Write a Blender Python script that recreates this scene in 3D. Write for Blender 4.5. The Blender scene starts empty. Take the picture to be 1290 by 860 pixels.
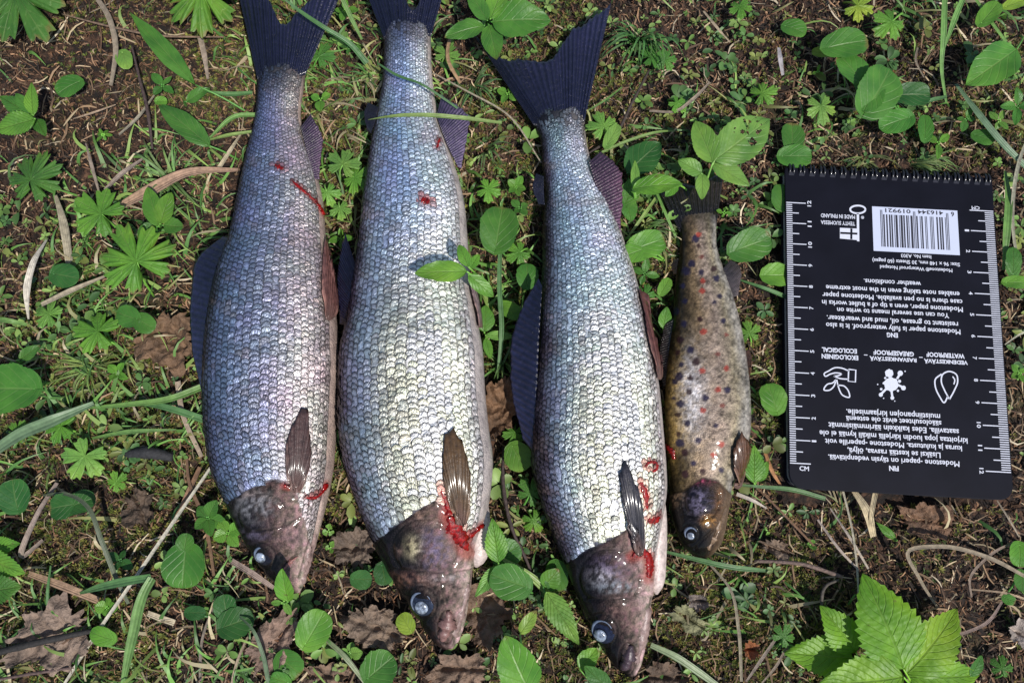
import bpy, math, random
import numpy as np
from mathutils import Vector, Matrix
from mathutils.bvhtree import BVHTree

random.seed(7); rng = np.random.default_rng(7)
scene = bpy.context.scene
COL = scene.collection
R = math.radians

# ------------------------------------------------------------------ camera, sky, sun
F = 932.0                     # focal length in photo pixels (photo 1290 x 860)
TILT = R(10.5)
DIST = 0.339
cam = bpy.data.objects.new('camera', bpy.data.cameras.new('camera')); COL.objects.link(cam)
cam.location = (0, -DIST*math.sin(TILT), DIST*math.cos(TILT))
cam.rotation_euler = (TILT, 0, 0)
cam.data.sensor_width = 36; cam.data.lens = 36*F/1290
cam.data.clip_start = 0.01; cam.data.clip_end = 100
scene.camera = cam

SUN_DIR = Vector((0.50, -0.62, 1.15)).normalized()
EL = math.asin(SUN_DIR.z); AZ = math.atan2(SUN_DIR.x, SUN_DIR.y)
world = bpy.data.worlds.new("World"); scene.world = world; world.use_nodes = True
wn = world.node_tree
sky = wn.nodes.new('ShaderNodeTexSky'); sky.sky_type = 'NISHITA'; sky.sun_disc = False
sky.sun_elevation = EL; sky.sun_rotation = AZ
wn.links.new(sky.outputs[0], wn.nodes['Background'].inputs[0])
wn.nodes['Background'].inputs[1].default_value = 0.112
sl = bpy.data.lights.new('sun', 'SUN'); sl.energy = 4.4; sl.angle = R(0.5); sl.color = (1.0, 0.955, 0.89)
so = bpy.data.objects.new('sun', sl); COL.objects.link(so)
so.rotation_euler = SUN_DIR.to_track_quat('Z', 'Y').to_euler(); so.location = SUN_DIR*3
vs = scene.view_settings; vs.view_transform = 'Standard'; vs.look = 'None'; vs.exposure = 0.0; vs.gamma = 1.0

# ------------------------------------------------------------------ photo pixel <-> place
CAM = np.array(cam.location); ct, st_ = math.cos(TILT), math.sin(TILT)
def ray(px, py):
    dx = (np.asarray(px, float)-645)/F; dy = -(np.asarray(py, float)-430)/F
    return np.stack([dx, dy*ct + st_, dy*st_ - ct], -1)      # camera looks along -z, turned about x
def at(px, py, z=0.0):
    d = ray(px, py); t = (np.asarray(z, float)-CAM[2])/d[..., 2]
    return CAM + d*t[..., None]
def proj(P):
    q = np.asarray(P)-CAM
    yc = q[..., 1]*ct + q[..., 2]*st_; zc = -q[..., 1]*st_ + q[..., 2]*ct
    return 645+F*q[..., 0]/-zc, 430-F*yc/-zc

# ------------------------------------------------------------------ noise
def _h(ix, iy, seed):
    n = (ix.astype(np.int64)*374761393 + iy.astype(np.int64)*668265263 + seed*974711) & 0xffffffff
    n = ((n ^ (n >> 13))*1274126177) & 0xffffffff
    return ((n ^ (n >> 16)) & 0xffff)/65535.0
def vnoise(x, y, seed=0):
    x = np.asarray(x, float); y = np.asarray(y, float)
    ix = np.floor(x); iy = np.floor(y); fx = x-ix; fy = y-iy
    fx = fx*fx*(3-2*fx); fy = fy*fy*(3-2*fy)
    a = _h(ix, iy, seed); b = _h(ix+1, iy, seed); c = _h(ix, iy+1, seed); d = _h(ix+1, iy+1, seed)
    return (a*(1-fx)+b*fx)*(1-fy)+(c*(1-fx)+d*fx)*fy
def fbm(x, y, o=4, seed=0):
    s = 0; a = .5; t = 0
    for k in range(o):
        s = s+a*vnoise(x*2**k, y*2**k, seed+k*17); t += a; a *= .5
    return s/t
def ground_z(x, y):
    x = np.asarray(x, float); y = np.asarray(y, float)
    z = (fbm(x*22, y*22, 4, 3)-.5)*.010 + (fbm(x*150, y*150, 3, 9)-.5)*.0045
    return z - .002

# ------------------------------------------------------------------ materials
def mat(name):
    m = bpy.data.materials.new(name); m.use_nodes = True
    nt = m.node_tree; return m, nt, nt.nodes['Principled BSDF']
def N(nt, t, **kw):
    n = nt.nodes.new(t)
    for k, v in kw.items(): setattr(n, k, v)
    return n
def math_n(nt, op, a, b=None, c=None, clamp=False):
    n = nt.nodes.new('ShaderNodeMath'); n.operation = op; n.use_clamp = clamp
    for i, v in enumerate((a, b, c)):
        if v is None: continue
        if isinstance(v, (int, float)): n.inputs[i].default_value = v
        else: nt.links.new(v, n.inputs[i])
    return n.outputs[0]
def mixc(nt, fac, a, b, mode='MIX'):
    n = nt.nodes.new('ShaderNodeMix'); n.data_type = 'RGBA'; n.blend_type = mode
    for s, v in ((n.inputs[0], fac), (n.inputs[6], a), (n.inputs[7], b)):
        if isinstance(v, (int, float)): s.default_value = v
        elif isinstance(v, tuple): s.default_value = (*v, 1) if len(v) == 3 else v
        else: nt.links.new(v, s)
    return n.outputs[2]
def noise_n(nt, scale, detail=4, vec=None, rough=.5):
    n = nt.nodes.new('ShaderNodeTexNoise'); n.inputs['Scale'].default_value = scale
    n.inputs['Detail'].default_value = detail; n.inputs['Roughness'].default_value = rough
    if vec is None:
        tc = nt.nodes.new('ShaderNodeTexCoord'); vec = tc.outputs['Object']
    nt.links.new(vec, n.inputs['Vector']); return n.outputs[0]
def bump_n(nt, h, dist, strength=1.0, nrm=None):
    b = nt.nodes.new('ShaderNodeBump'); b.inputs['Strength'].default_value = strength
    b.inputs['Distance'].default_value = dist; nt.links.new(h, b.inputs['Height'])
    if nrm is not None: nt.links.new(nrm, b.inputs['Normal'])
    return b.outputs[0]
def ramp(nt, fac, stops):
    r = nt.nodes.new('ShaderNodeValToRGB'); e = r.color_ramp.elements
    while len(e) < len(stops): e.new(.5)
    for i, (p, c) in enumerate(stops):
        e[i].position = p; e[i].color = (*c, 1)
    nt.links.new(fac, r.inputs[0]); return r.outputs[0]
def attr_c(nt, name='Col'):
    a = nt.nodes.new('ShaderNodeAttribute'); a.attribute_name = name; return a.outputs[0]

def m_ground():
    m, nt, p = mat('mossy_soil')
    n1 = noise_n(nt, 14, 5); n2 = noise_n(nt, 180, 6, rough=.7); n3 = noise_n(nt, 7, 3)
    c = ramp(nt, n2, [(.34, (.004, .0025, .002)), (.47, (.014, .007, .004)), (.56, (.045, .022, .012)), (.68, (.14, .07, .04))])
    mo = ramp(nt, n2, [(.3, (.018, .020, .006)), (.55, (.06, .062, .015)), (.72, (.13, .13, .04))])
    f = math_n(nt, 'MULTIPLY_ADD', n1, 6, -3.6, clamp=True)
    c = mixc(nt, f, c, mo)
    nt.links.new(c, p.inputs['Base Color']); p.inputs['Roughness'].default_value = .85
    nt.links.new(bump_n(nt, noise_n(nt, 500, 5, rough=.7), .0015), p.inputs['Normal'])
    return m
def m_attr(name, rough=.7, bumpscale=None, spec=.5, trans=0.0):
    m, nt, p = mat(name)
    g = N(nt, 'ShaderNodeNewGeometry')
    hs = nt.nodes.new('ShaderNodeHueSaturation')
    nt.links.new(attr_c(nt), hs.inputs['Color'])
    nt.links.new(math_n(nt, 'MULTIPLY_ADD', g.outputs['Random Per Island'], .8, .6), hs.inputs['Value'])
    nt.links.new(hs.outputs[0], p.inputs['Base Color'])
    p.inputs['Roughness'].default_value = rough; p.inputs['Specular IOR Level'].default_value = spec
    if bumpscale: nt.links.new(bump_n(nt, noise_n(nt, bumpscale, 4), .0006), p.inputs['Normal'])
    if trans:
        tr = N(nt, 'ShaderNodeBsdfTranslucent'); mx = N(nt, 'ShaderNodeMixShader'); mx.inputs[0].default_value = trans
        nt.links.new(hs.outputs[0], tr.inputs[0]); nt.links.new(p.outputs[0], mx.inputs[1]); nt.links.new(tr.outputs[0], mx.inputs[2])
        nt.links.new(mx.outputs[0], nt.nodes['Material Output'].inputs[0])
    return m
def m_leaf(name, nveins, lean, rough=.38, depth=.0005):
    m, nt, p = mat(name)
    oi = N(nt, 'ShaderNodeObjectInfo'); uv = N(nt, 'ShaderNodeUVMap')
    sx = N(nt, 'ShaderNodeSeparateXYZ'); nt.links.new(uv.outputs[0], sx.inputs[0])
    s, t = sx.outputs[0], math_n(nt, 'ABSOLUTE', math_n(nt, 'MULTIPLY_ADD', sx.outputs[1], 2, -1))
    ph = math_n(nt, 'SUBTRACT', math_n(nt, 'MULTIPLY', s, nveins), math_n(nt, 'MULTIPLY', t, lean))
    tri = math_n(nt, 'ABSOLUTE', math_n(nt, 'SUBTRACT', math_n(nt, 'FRACT', ph), .5))          # 0.5 at a vein
    vein = math_n(nt, 'MULTIPLY_ADD', tri, 9, -3.5, clamp=True)
    mid = math_n(nt, 'SUBTRACT', 1, math_n(nt, 'MULTIPLY', t, 14), clamp=True)
    v = math_n(nt, 'MAXIMUM', math_n(nt, 'MULTIPLY', vein, .55), mid)
    tc = N(nt, 'ShaderNodeTexCoord')
    n1 = noise_n(nt, 90, 4, tc.outputs['Object']); n2 = noise_n(nt, 700, 3, tc.outputs['Object'])
    base = oi.outputs['Color']
    c = mixc(nt, math_n(nt, 'MULTIPLY_ADD', n1, 2.2, -.75, clamp=True), mixc(nt, 1, base, (.58, .66, .62), 'MULTIPLY'), mixc(nt, 1, base, (1.3, 1.18, 1.0), 'MULTIPLY'))
    c = mixc(nt, math_n(nt, 'MULTIPLY', v, .42), c, mixc(nt, .6, base, (.30, .40, .14)))
    spot = math_n(nt, 'MULTIPLY_ADD', noise_n(nt, 260, 3, tc.outputs['Object']), 12, -8.6, clamp=True)
    c = mixc(nt, math_n(nt, 'MULTIPLY', spot, .6), c, (.10, .075, .03))
    big = noise_n(nt, 34, 2, tc.outputs['Object']); c = mixc(nt, math_n(nt, 'MULTIPLY_ADD', big, 3, -1.55, clamp=True), c, mixc(nt, 1, c, (1.5, 1.12, .8), 'MULTIPLY'))
    tipn = math_n(nt, 'ADD', s, math_n(nt, 'MULTIPLY', math_n(nt, 'SUBTRACT', noise_n(nt, 130, 2, tc.outputs['Object']), .5), .5))
    rnd_ = math_n(nt, 'MULTIPLY_ADD', math_n(nt, 'GREATER_THAN', oi.outputs['Random'], .6), 1, 0)
    c = mixc(nt, math_n(nt, 'MULTIPLY', math_n(nt, 'MULTIPLY_ADD', tipn, 9, -8.4, clamp=True), math_n(nt, 'MULTIPLY', rnd_, .75)), c, (.20, .13, .05))
    nt.links.new(c, p.inputs['Base Color']); p.inputs['Roughness'].default_value = rough
    p.inputs['Specular IOR Level'].default_value = .33
    b = bump_n(nt, n2, .00025, .6)
    b = bump_n(nt, math_n(nt, 'SUBTRACT', 1, v), depth, 1, b)
    nt.links.new(b, p.inputs['Normal'])
    tr = N(nt, 'ShaderNodeBsdfTranslucent'); nt.links.new(mixc(nt, 1, c, (1.5, 1.35, .5), 'MULTIPLY'), tr.inputs[0]); nt.links.new(b, tr.inputs[1])
    mx = N(nt, 'ShaderNodeMixShader'); mx.inputs[0].default_value = .28
    nt.links.new(p.outputs[0], mx.inputs[1]); nt.links.new(tr.outputs[0], mx.inputs[2])
    nt.links.new(mx.outputs[0], nt.nodes['Material Output'].inputs[0])
    return m
def m_objcol(name, rough=.6, scale=400, amt=.5, dist=.0004, stripes=None, metallic=0, spec=.5):
    m, nt, p = mat(name)
    oi = N(nt, 'ShaderNodeObjectInfo'); tc = N(nt, 'ShaderNodeTexCoord')
    n = noise_n(nt, scale, 5, tc.outputs['Object'], .6)
    lo = 1-amt; c = mixc(nt, 1, oi.outputs['Color'], ramp(nt, n, [(.3, (lo, lo, lo)), (.7, (1+amt, 1+amt, 1+amt))]), 'MULTIPLY')
    h = n
    if stripes:
        uv = N(nt, 'ShaderNodeUVMap'); sx = N(nt, 'ShaderNodeSeparateXYZ'); nt.links.new(uv.outputs[0], sx.inputs[0])
        w = math_n(nt, 'SINE', math_n(nt, 'MULTIPLY', sx.outputs[1], stripes*6.283))
        c = mixc(nt, math_n(nt, 'MULTIPLY_ADD', w, .18, .18), c, mixc(nt, 1, c, (.45, .45, .45), 'MULTIPLY'))
        h = math_n(nt, 'ADD', n, math_n(nt, 'MULTIPLY', w, .3))
    if name == 'fin_soft':
        ev = math_n(nt, 'ABSOLUTE', math_n(nt, 'MULTIPLY_ADD', sx.outputs[1], 2, -1)); ev = math_n(nt, 'ADD', ev, math_n(nt, 'MULTIPLY_ADD', noise_n(nt, 160, 3, tc.outputs['Object']), .8, -.4))
        c = mixc(nt, math_n(nt, 'MULTIPLY_ADD', ev, 2.6, -1.5, clamp=True), c, mixc(nt, .55, mixc(nt, 1, c, (4, 3.6, 3.2), 'MULTIPLY'), (.26, .19, .16)))
        c = mixc(nt, math_n(nt, 'MULTIPLY_ADD', sx.outputs[0], -3, 1, clamp=True), c, (.16, .09, .075))
    if name.startswith('fin_'):
        p.inputs['Coat Weight'].default_value = .6; p.inputs['Coat Roughness'].default_value = .14
    if name == 'fin_membrane':
        rayl = math_n(nt, 'MULTIPLY_ADD', w, .5, .5); c = mixc(nt, rayl, c, mixc(nt, 1, c, (2.2, 2.1, 2.1), 'MULTIPLY'))
        tip = math_n(nt, 'MULTIPLY_ADD', sx.outputs[0], 1.6, -.7, clamp=True); c = mixc(nt, math_n(nt, 'MULTIPLY', tip, .5), c, mixc(nt, 1, c, (2.4, 2.2, 2.0), 'MULTIPLY'))
        k = math_n(nt, 'ADD', sx.outputs[1], math_n(nt, 'MULTIPLY_ADD', noise_n(nt, 90, 3, tc.outputs['Object']), 1.2, -.6), clamp=True)
        c = mixc(nt, 1, c, mixc(nt, k, (.30, .27, .32), (.95, .85, .8)), 'MULTIPLY')
    nt.links.new(c, p.inputs['Base Color']); p.inputs['Roughness'].default_value = rough; p.inputs['Metallic'].default_value = metallic
    p.inputs['Specular IOR Level'].default_value = spec
    nt.links.new(bump_n(nt, h, dist), p.inputs['Normal'])
    return m
def m_scale():
    m, nt, p = mat('fish_scale')
    oi = N(nt, 'ShaderNodeObjectInfo'); g = N(nt, 'ShaderNodeNewGeometry')
    c = mixc(nt, 1, attr_c(nt), oi.outputs['Color'], 'MULTIPLY')
    n = noise_n(nt, 900, 3, g.outputs['Position'])
    c = mixc(nt, 1, c, ramp(nt, n, [(.3, (.7, .7, .72)), (.7, (1.2, 1.2, 1.2))]), 'MULTIPLY')
    nt.links.new(c, p.inputs['Base Color'])
    p.inputs['Metallic'].default_value = .75; p.inputs['Roughness'].default_value = .47
    p.inputs['Coat Weight'].default_value = .10; p.inputs['Coat Roughness'].default_value = .15
    nt.links.new(bump_n(nt, noise_n(nt, 1300, 2, g.outputs['Position']), .0005), p.inputs['Normal'])
    return m
def m_skin(name, metallic, rough, cells, dist=.0003, coat=.6):
    m, nt, p = mat(name)
    tc = N(nt, 'ShaderNodeTexCoord')
    vo = N(nt, 'ShaderNodeTexVoronoi'); vo.inputs['Scale'].default_value = cells; nt.links.new(tc.outputs['Object'], vo.inputs['Vector'])
    n = noise_n(nt, 260, 6, tc.outputs['Object'], .65)
    c = mixc(nt, 1, attr_c(nt), ramp(nt, n, [(.3, (.62, .6, .62)), (.5, (1, 1, 1)), (.72, (1.35, 1.32, 1.28))]), 'MULTIPLY')
    c = mixc(nt, math_n(nt, 'MULTIPLY_ADD', vo.outputs['Distance'], .8, -.15, clamp=True), c, mixc(nt, 1, c, (.5, .5, .52), 'MULTIPLY'))
    nt.links.new(c, p.inputs['Base Color'])
    p.inputs['Metallic'].default_value = metallic; p.inputs['Roughness'].default_value = rough
    p.inputs['Coat Weight'].default_value = coat; p.inputs['Coat Roughness'].default_value = .09; p.inputs['Specular IOR Level'].default_value = .08
    h = math_n(nt, 'ADD', math_n(nt, 'MULTIPLY', vo.outputs['Distance'], -.8), n)
    nt.links.new(bump_n(nt, h, dist), p.inputs['Normal'])
    return m
def m_plain(name, col, rough=.5, metallic=0, coat=0, scale=None, amt=.25, dist=.0002, spec=.5, sss=0):
    m, nt, p = mat(name)
    if scale:
        n = noise_n(nt, scale, 5)
        nt.links.new(mixc(nt, 1, col, ramp(nt, n, [(.3, (1-amt,)*3), (.7, (1+amt,)*3)]), 'MULTIPLY'), p.inputs['Base Color'])
        nt.links.new(bump_n(nt, n, dist), p.inputs['Normal'])
    else: p.inputs['Base Color'].default_value = (*col, 1)
    p.inputs['Roughness'].default_value = rough; p.inputs['Metallic'].default_value = metallic
    p.inputs['Coat Weight'].default_value = coat; p.inputs['Coat Roughness'].default_value = .08; p.inputs['Specular IOR Level'].default_value = spec
    return m

M = dict(
    ground=m_ground(), litter=m_attr('plant_litter', .75), moss=m_attr('moss', .7, trans=.2), sprout=m_attr('sprouts', .5, trans=.25),
    leaf=m_leaf('leaf_pinnate', 6, 2.2, .4, .00022), rleaf=m_leaf('leaf_round', 4, 2.4, .42, .0002), sleaf=m_leaf('leaf_serrate', 9, 3.0, .45, .00035), pleaf=m_leaf('leaf_palmate', 3, 1.6, .48, .00025),
    grass=m_objcol('grass_blade', .45, 300, .25, .0002, stripes=3), straw=m_objcol('dead_straw', .75, 500, .35, .0003, stripes=4),
    twig=m_objcol('twig_bark', .8, 700, .5, .0004), dead=m_objcol('dead_leaf', .7, 200, .6, .003), stem=m_objcol('green_stem', .5, 300, .2, .0002),
    scale=m_scale(), skin=m_skin('whitefish_skin', .15, .52, 1300, .0003, .28), trout=m_skin('trout_skin', .15, .46, 1500, .00022, .35),
    fin=m_objcol('fin_membrane', .28, 500, .4, .0006, stripes=26, metallic=.0, spec=.45),
    softfin=m_objcol('fin_soft', .4, 500, .4, .0004, stripes=16, spec=.3),
    eye=m_objcol('eye_iris', .25, 700, .5, .0002, metallic=.5), pupil=m_plain('eye_lens', (.22, .26, .33), .2, .1, .8, 600, .8, .0005),
    blood=m_plain('wet_blood', (.20, .003, .003), .4, 0, .3, 700, .75, .0005, .3),
    mouth=m_objcol('lip_skin', .35, 500, .35, .0004),
    cover=m_plain('pad_cover', (.0065, .0068, .012), .45, 0, 0, 60, .2, .00003, .1), paper=m_plain('pad_paper', (.34, .35, .36), .8, 0, 0, 800, .2),
    ink=m_plain('white_print', (.58, .60, .69), .5, 0, 0, 2500, .12, .00001), label=m_plain('barcode_label', (.50, .54, .68), .5), black=m_plain('black_print', (.02, .02, .03), .5),
    coil=m_plain('black_coil_wire', (.010, .010, .013), .28, 0, .4),
)

# ------------------------------------------------------------------ mesh helpers
def link(name, me, m, parent=None, col=None):
    o = bpy.data.objects.new(name, me); COL.objects.link(o)
    if m is not None and not me.materials: me.materials.append(m)
    if parent is not None: o.parent = parent
    if col is not None: o.color = (*col, 1)
    return o
def tag(o, label=None, cat=None, group=None, kind=None):
    if label: o['label'] = label
    if cat: o['category'] = cat
    if group: o['group'] = group
    if kind: o['kind'] = kind
    return o
def thing(name, label, cat, loc=(0, 0, 0), group=None):
    o = bpy.data.objects.new(name, None); COL.objects.link(o); o.location = loc; o.empty_display_size = .005
    return tag(o, label, cat, group)
def mesh_np(name, V, Fq, cols=None, uvs=None, smooth=True):
    """V (n,3); Fq (m,3|4) vertex indices; cols (n,3); uvs (n,2)"""
    V = np.asarray(V, np.float32); Fq = np.asarray(Fq, np.int32)
    me = bpy.data.meshes.new(name); k = Fq.shape[1]
    me.vertices.add(len(V)); me.vertices.foreach_set('co', V.ravel())
    me.loops.add(Fq.size); me.loops.foreach_set('vertex_index', Fq.ravel())
    me.polygons.add(len(Fq)); me.polygons.foreach_set('loop_start', np.arange(0, Fq.size, k, dtype=np.int32))
    me.polygons.foreach_set('loop_total', np.full(len(Fq), k, np.int32))
    if smooth: me.polygons.foreach_set('use_smooth', np.ones(len(Fq), bool))
    if cols is not None:
        a = me.color_attributes.new('Col', 'FLOAT_COLOR', 'POINT')
        c4 = np.ones((len(V), 4), np.float32); c4[:, :3] = cols; a.data.foreach_set('color', c4.ravel())
    if uvs is not None:
        u = me.uv_layers.new(name='UVMap'); u.data.foreach_set('uv', np.asarray(uvs, np.float32)[Fq.ravel()].ravel())
    me.update(calc_edges=True); me.validate(); return me
def grid_faces(nu, nv, wrap=False):
    i = np.arange(nu-1)[:, None]; j = np.arange(nv if wrap else nv-1)[None, :]; j2 = (j+1) % nv
    return np.stack([i*nv+j, i*nv+j2, (i+1)*nv+j2, (i+1)*nv+j], -1).reshape(-1, 4)
def catmull(P, n, t=None):
    """smooth curve through P (k,d), n samples evenly in t; returns (n,d)"""
    P = np.asarray(P, float); k = len(P)
    if k == 2:
        s = np.linspace(0, 1, n)[:, None]; return P[0]*(1-s)+P[1]*s
    if t is None:
        d = np.r_[0, np.cumsum(np.linalg.norm(np.diff(P[:, :2], axis=0), axis=1)+1e-9)]; t = d/d[-1]
    m = np.gradient(P, t, axis=0)
    x = np.linspace(0, 1, n); i = np.clip(np.searchsorted(t, x, side='right')-1, 0, k-2)
    h = (t[i+1]-t[i]); s = ((x-t[i])/h)[:, None]; h = h[:, None]
    return (2*s**3-3*s**2+1)*P[i]+(s**3-2*s**2+s)*h*m[i]+(-2*s**3+3*s**2)*P[i+1]+(s**3-s**2)*h*m[i+1]
def tube_mesh(name, pts, rad, seg=7):
    """pts (n,3), rad scalar or (n,): round tapered tube"""
    pts = np.asarray(pts, float); n = len(pts); rad = np.broadcast_to(np.asarray(rad, float), (n,))
    T = np.gradient(pts, axis=0); T /= np.linalg.norm(T, axis=1)[:, None]+1e-12
    up = np.array([0, 0, 1.0]) if abs(T[:, 2]).mean() < .9 else np.array([1.0, 0, 0])
    A = np.cross(T, up); A /= np.linalg.norm(A, axis=1)[:, None]+1e-12; B = np.cross(A, T)
    a = np.linspace(0, 2*math.pi, seg, endpoint=False)
    V = pts[:, None]+rad[:, None, None]*(A[:, None]*np.cos(a)[None, :, None]+B[:, None]*np.sin(a)[None, :, None])
    V = np.concatenate([V.reshape(-1, 3), pts[:1], pts[-1:]])
    Fq = grid_faces(n, seg, True).tolist()
    j = np.arange(seg); c0 = n*seg
    cap = [[c0, (k+1) % seg, k, k] for k in j]
    me = bpy.data.meshes.new(name)
    fs = [tuple(f) for f in Fq]+[(c0, (k+1) % seg, k) for k in range(seg)]+[(c0+1, (n-1)*seg+k, (n-1)*seg+(k+1) % seg) for k in range(seg)]
    me.from_pydata(V.tolist(), [], fs); me.polygons.foreach_set('use_smooth', np.ones(len(fs), bool)); me.update(); return me
def ribbon_mesh(name, pts, wid, fold=.25, twist=0.0, nv=5):
    """pts (n,3), wid (n,) full width: a blade folded along its middle, with uv"""
    pts = np.asarray(pts, float); n = len(pts); wid = np.broadcast_to(np.asarray(wid, float), (n,))
    T = np.gradient(pts, axis=0); T /= np.linalg.norm(T, axis=1)[:, None]+1e-12
    A = np.cross(T, np.array([0, 0, 1.0])); A /= np.linalg.norm(A, axis=1)[:, None]+1e-12; B = np.cross(A, T)
    tw = np.linspace(0, twist, n)[:, None]; A, B = A*np.cos(tw)+B*np.sin(tw), B*np.cos(tw)-A*np.sin(tw)
    v = np.linspace(-1, 1, nv)
    V = pts[:, None]+A[:, None]*(v[None, :, None]*wid[:, None, None]/2)+B[:, None]*((np.abs(v)[None, :, None]-.5)*wid[:, None, None]*fold)
    uv = np.stack(np.broadcast_arrays(np.linspace(0, 1, n)[:, None], (v[None]+1)/2), -1).reshape(-1, 2)
    return mesh_np(name, V.reshape(-1, 3), grid_faces(n, nv), uvs=uv)
def slab_mesh(name, G, thick, uv=True):
    """closed slab from a grid of points G (nu,nv,3)"""
    nu, nv, _ = G.shape
    du = np.gradient(G, axis=0); dv = np.gradient(G, axis=1); n = np.cross(du, dv); n /= np.linalg.norm(n, axis=2)[..., None]+1e-12
    n *= np.sign(n[..., 2:3].mean()+1e-9)
    s = np.linspace(0, 1, nu)[:, None]; t = np.linspace(0, 1, nv)[None]
    V = np.concatenate([G.reshape(-1, 3), (G-n*thick).reshape(-1, 3)])
    f = grid_faces(nu, nv); o = nu*nv; fs = [f, f[:, ::-1]+o]
    loop = [i*nv for i in range(nu)]+[(nu-1)*nv+j for j in range(1, nv)]+[i*nv+nv-1 for i in range(nu-2, -1, -1)]+[j for j in range(nv-2, 0, -1)]
    loop = np.array(loop); l2 = np.roll(loop, -1)
    fs.append(np.stack([loop, l2, l2+o, loop+o], 1))
    uvs = np.stack(np.broadcast_arrays(s, t), -1).reshape(-1, 2); uvs = np.concatenate([uvs, uvs])
    return mesh_np(name, V, np.concatenate(fs), uvs=uvs)

# ------------------------------------------------------------------ the ground
def axis(dense, step, far):
    c = np.arange(-dense, dense+step/2, step); out = []; x = dense; s = step
    while x < far: s *= 1.22; x += s; out.append(x)
    return np.r_[-np.array(out[::-1]), c, np.array(out)]
gx = axis(.33, .00135, 12.0); gy = axis(.25, .00135, 12.0)
GX, GY = np.meshgrid(gx, gy, indexing='ij')
GZ = ground_z(GX, GY)
me = mesh_np('ground', np.stack([GX, GY, GZ], -1).reshape(-1, 3), grid_faces(len(gx), len(gy)))
tag(link('ground', me, M['ground']), 'dark brown mossy soil the fish lie on', kind='structure')

def moss_mask(x, y): return np.clip((fbm(x*16+5, y*16, 3, 40)-.47)*7, 0, 1)
MOSS_SPOTS = [(230, 60, 60, .3), (60, 640, 70, .5), (330, 560, 60, .5), (430, 150, 70, .5), (640, 230, 70, .6), (650, 400, 70, .6), (820, 200, 60, .5), (1150, 60, 60, .4), (1230, 160, 60, .4), (200, 720, 80, .4), (700, 40, 60, .4), (120, 470, 75, 1), (150, 540, 80, 1), (980, 720, 110, .8), (930, 800, 90, .8), (430, 600, 50, .7), (240, 650, 60, .4), (960, 70, 60, .5), (900, 130, 60, .4), (600, 700, 60, .4), (80, 360, 60, .5), (1080, 840, 80, .5)]
def moss_full(x, y):
    m = moss_mask(x, y)*.42
    for px, py, r, s in MOSS_SPOTS:
        c = at(px, py); d = np.hypot(x-c[0], y-c[1])/(r/2750); m = np.maximum(m, s*np.clip(1.4-d, 0, 1)*(.5+.9*vnoise(x*300, y*300, 5)))
    return np.clip(m*(1-.7*bare(*proj(np.stack([x, y, 0*x], -1)))), 0, 1)
BARE = [(90, 130, 90), (160, 60, 80), (60, 60, 60), (950, 60, 90), (960, 200, 60), (1100, 190, 60), (1180, 90, 60), (1050, 30, 60), (1150, 700, 110), (560, 800, 90), (440, 690, 60), (1000, 640, 70), (860, 90, 60), (100, 600, 50), (620, 510, 50), (1260, 820, 70)]
def bare(px, py):
    b = 0*px
    for x, y, r in BARE: b = np.maximum(b, np.clip(1.5-np.hypot(px-x, py-y)/r, 0, 1))
    return b
def scatter(n, w=.27, h=.19):
    x, y = rng.uniform(-w, w, n), rng.uniform(-h, h, n); m = int(n*.3); X, Y = rng.uniform(-.46, .46, m*3), rng.uniform(-.36, .36, m*3); o = ((np.abs(X) > w) | (np.abs(Y) > h)).nonzero()[0][:m]; x[:len(o)], y[:len(o)] = X[o], Y[o]
    q = rng.permutation(n); x, y = x[q], y[q]; px, py = proj(np.stack([x, y, 0*x+.006], -1))
    under = (px > 975) & (px < 1290) & (py > 205) & (py < 636) & (px < 1262+(py-222)*.057) & (px > 986)      # nothing grows up through the notepad
    x[under] = .30+rng.uniform(0, .03, under.sum()); return x, y
def pick(cols, n, p):
    return np.array(cols)[rng.choice(len(cols), n, p=p)]

# short dead fibres and needle bits of the litter, joined: nobody could count them
def fibres(n, lmin, lmax, wmin, wmax, cols, p, lift, name, label, tilt=.35):
    x, y = scatter(n); a = rng.uniform(0, 2*math.pi, n); L = rng.uniform(lmin, lmax, n)*rng.uniform(.6, 1.3, n); w = rng.uniform(wmin, wmax, n)
    bend = rng.normal(0, .5, n); k = 4
    V = np.zeros((n, k, 2, 3)); z0 = ground_z(x, y)+rng.uniform(0, lift, n); sl = rng.normal(0, tilt, n)
    for i in range(k):
        s = i/(k-1)-.5; ang = a+bend*s*2
        cx = x+np.cos(a)*L*s-np.sin(a)*bend*L*s*s; cy = y+np.sin(a)*L*s+np.cos(a)*bend*L*s*s
        cz = z0+sl*L*s+.0004*math.cos(s*5)
        cz = np.maximum(cz, ground_z(cx, cy)+.0002)
        ww = w*(1-.5*abs(2*s)**2)
        for j, e in enumerate((-1, 1)):
            V[:, i, j] = np.stack([cx-np.sin(ang)*ww*e/2, cy+np.cos(ang)*ww*e/2, cz+e*ww*.25], -1)
    base = np.arange(n)[:, None, None]*k*2
    f = np.array([[2*i, 2*i+1, 2*i+3, 2*i+2] for i in range(k-1)])[None]
    C = np.repeat(pick(cols, n, p), k*2, axis=0)
    me = mesh_np(name, V.reshape(-1, 3), (base+f).reshape(-1, 4), C)
    return tag(link(name, me, M['litter']), label, kind='stuff')
fibres(96000, .0012, .0045, .0003, .0007, [(.018, .009, .005), (.05, .024, .011), (.13, .062, .03), (.25, .14, .075), (.42, .31, .19), (.08, .08, .02)],
       [.24, .24, .24, .15, .07, .06], .0026, 'soil_fibres', 'fine brown fibres and crumbs of old moss covering the soil', .5)
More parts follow.
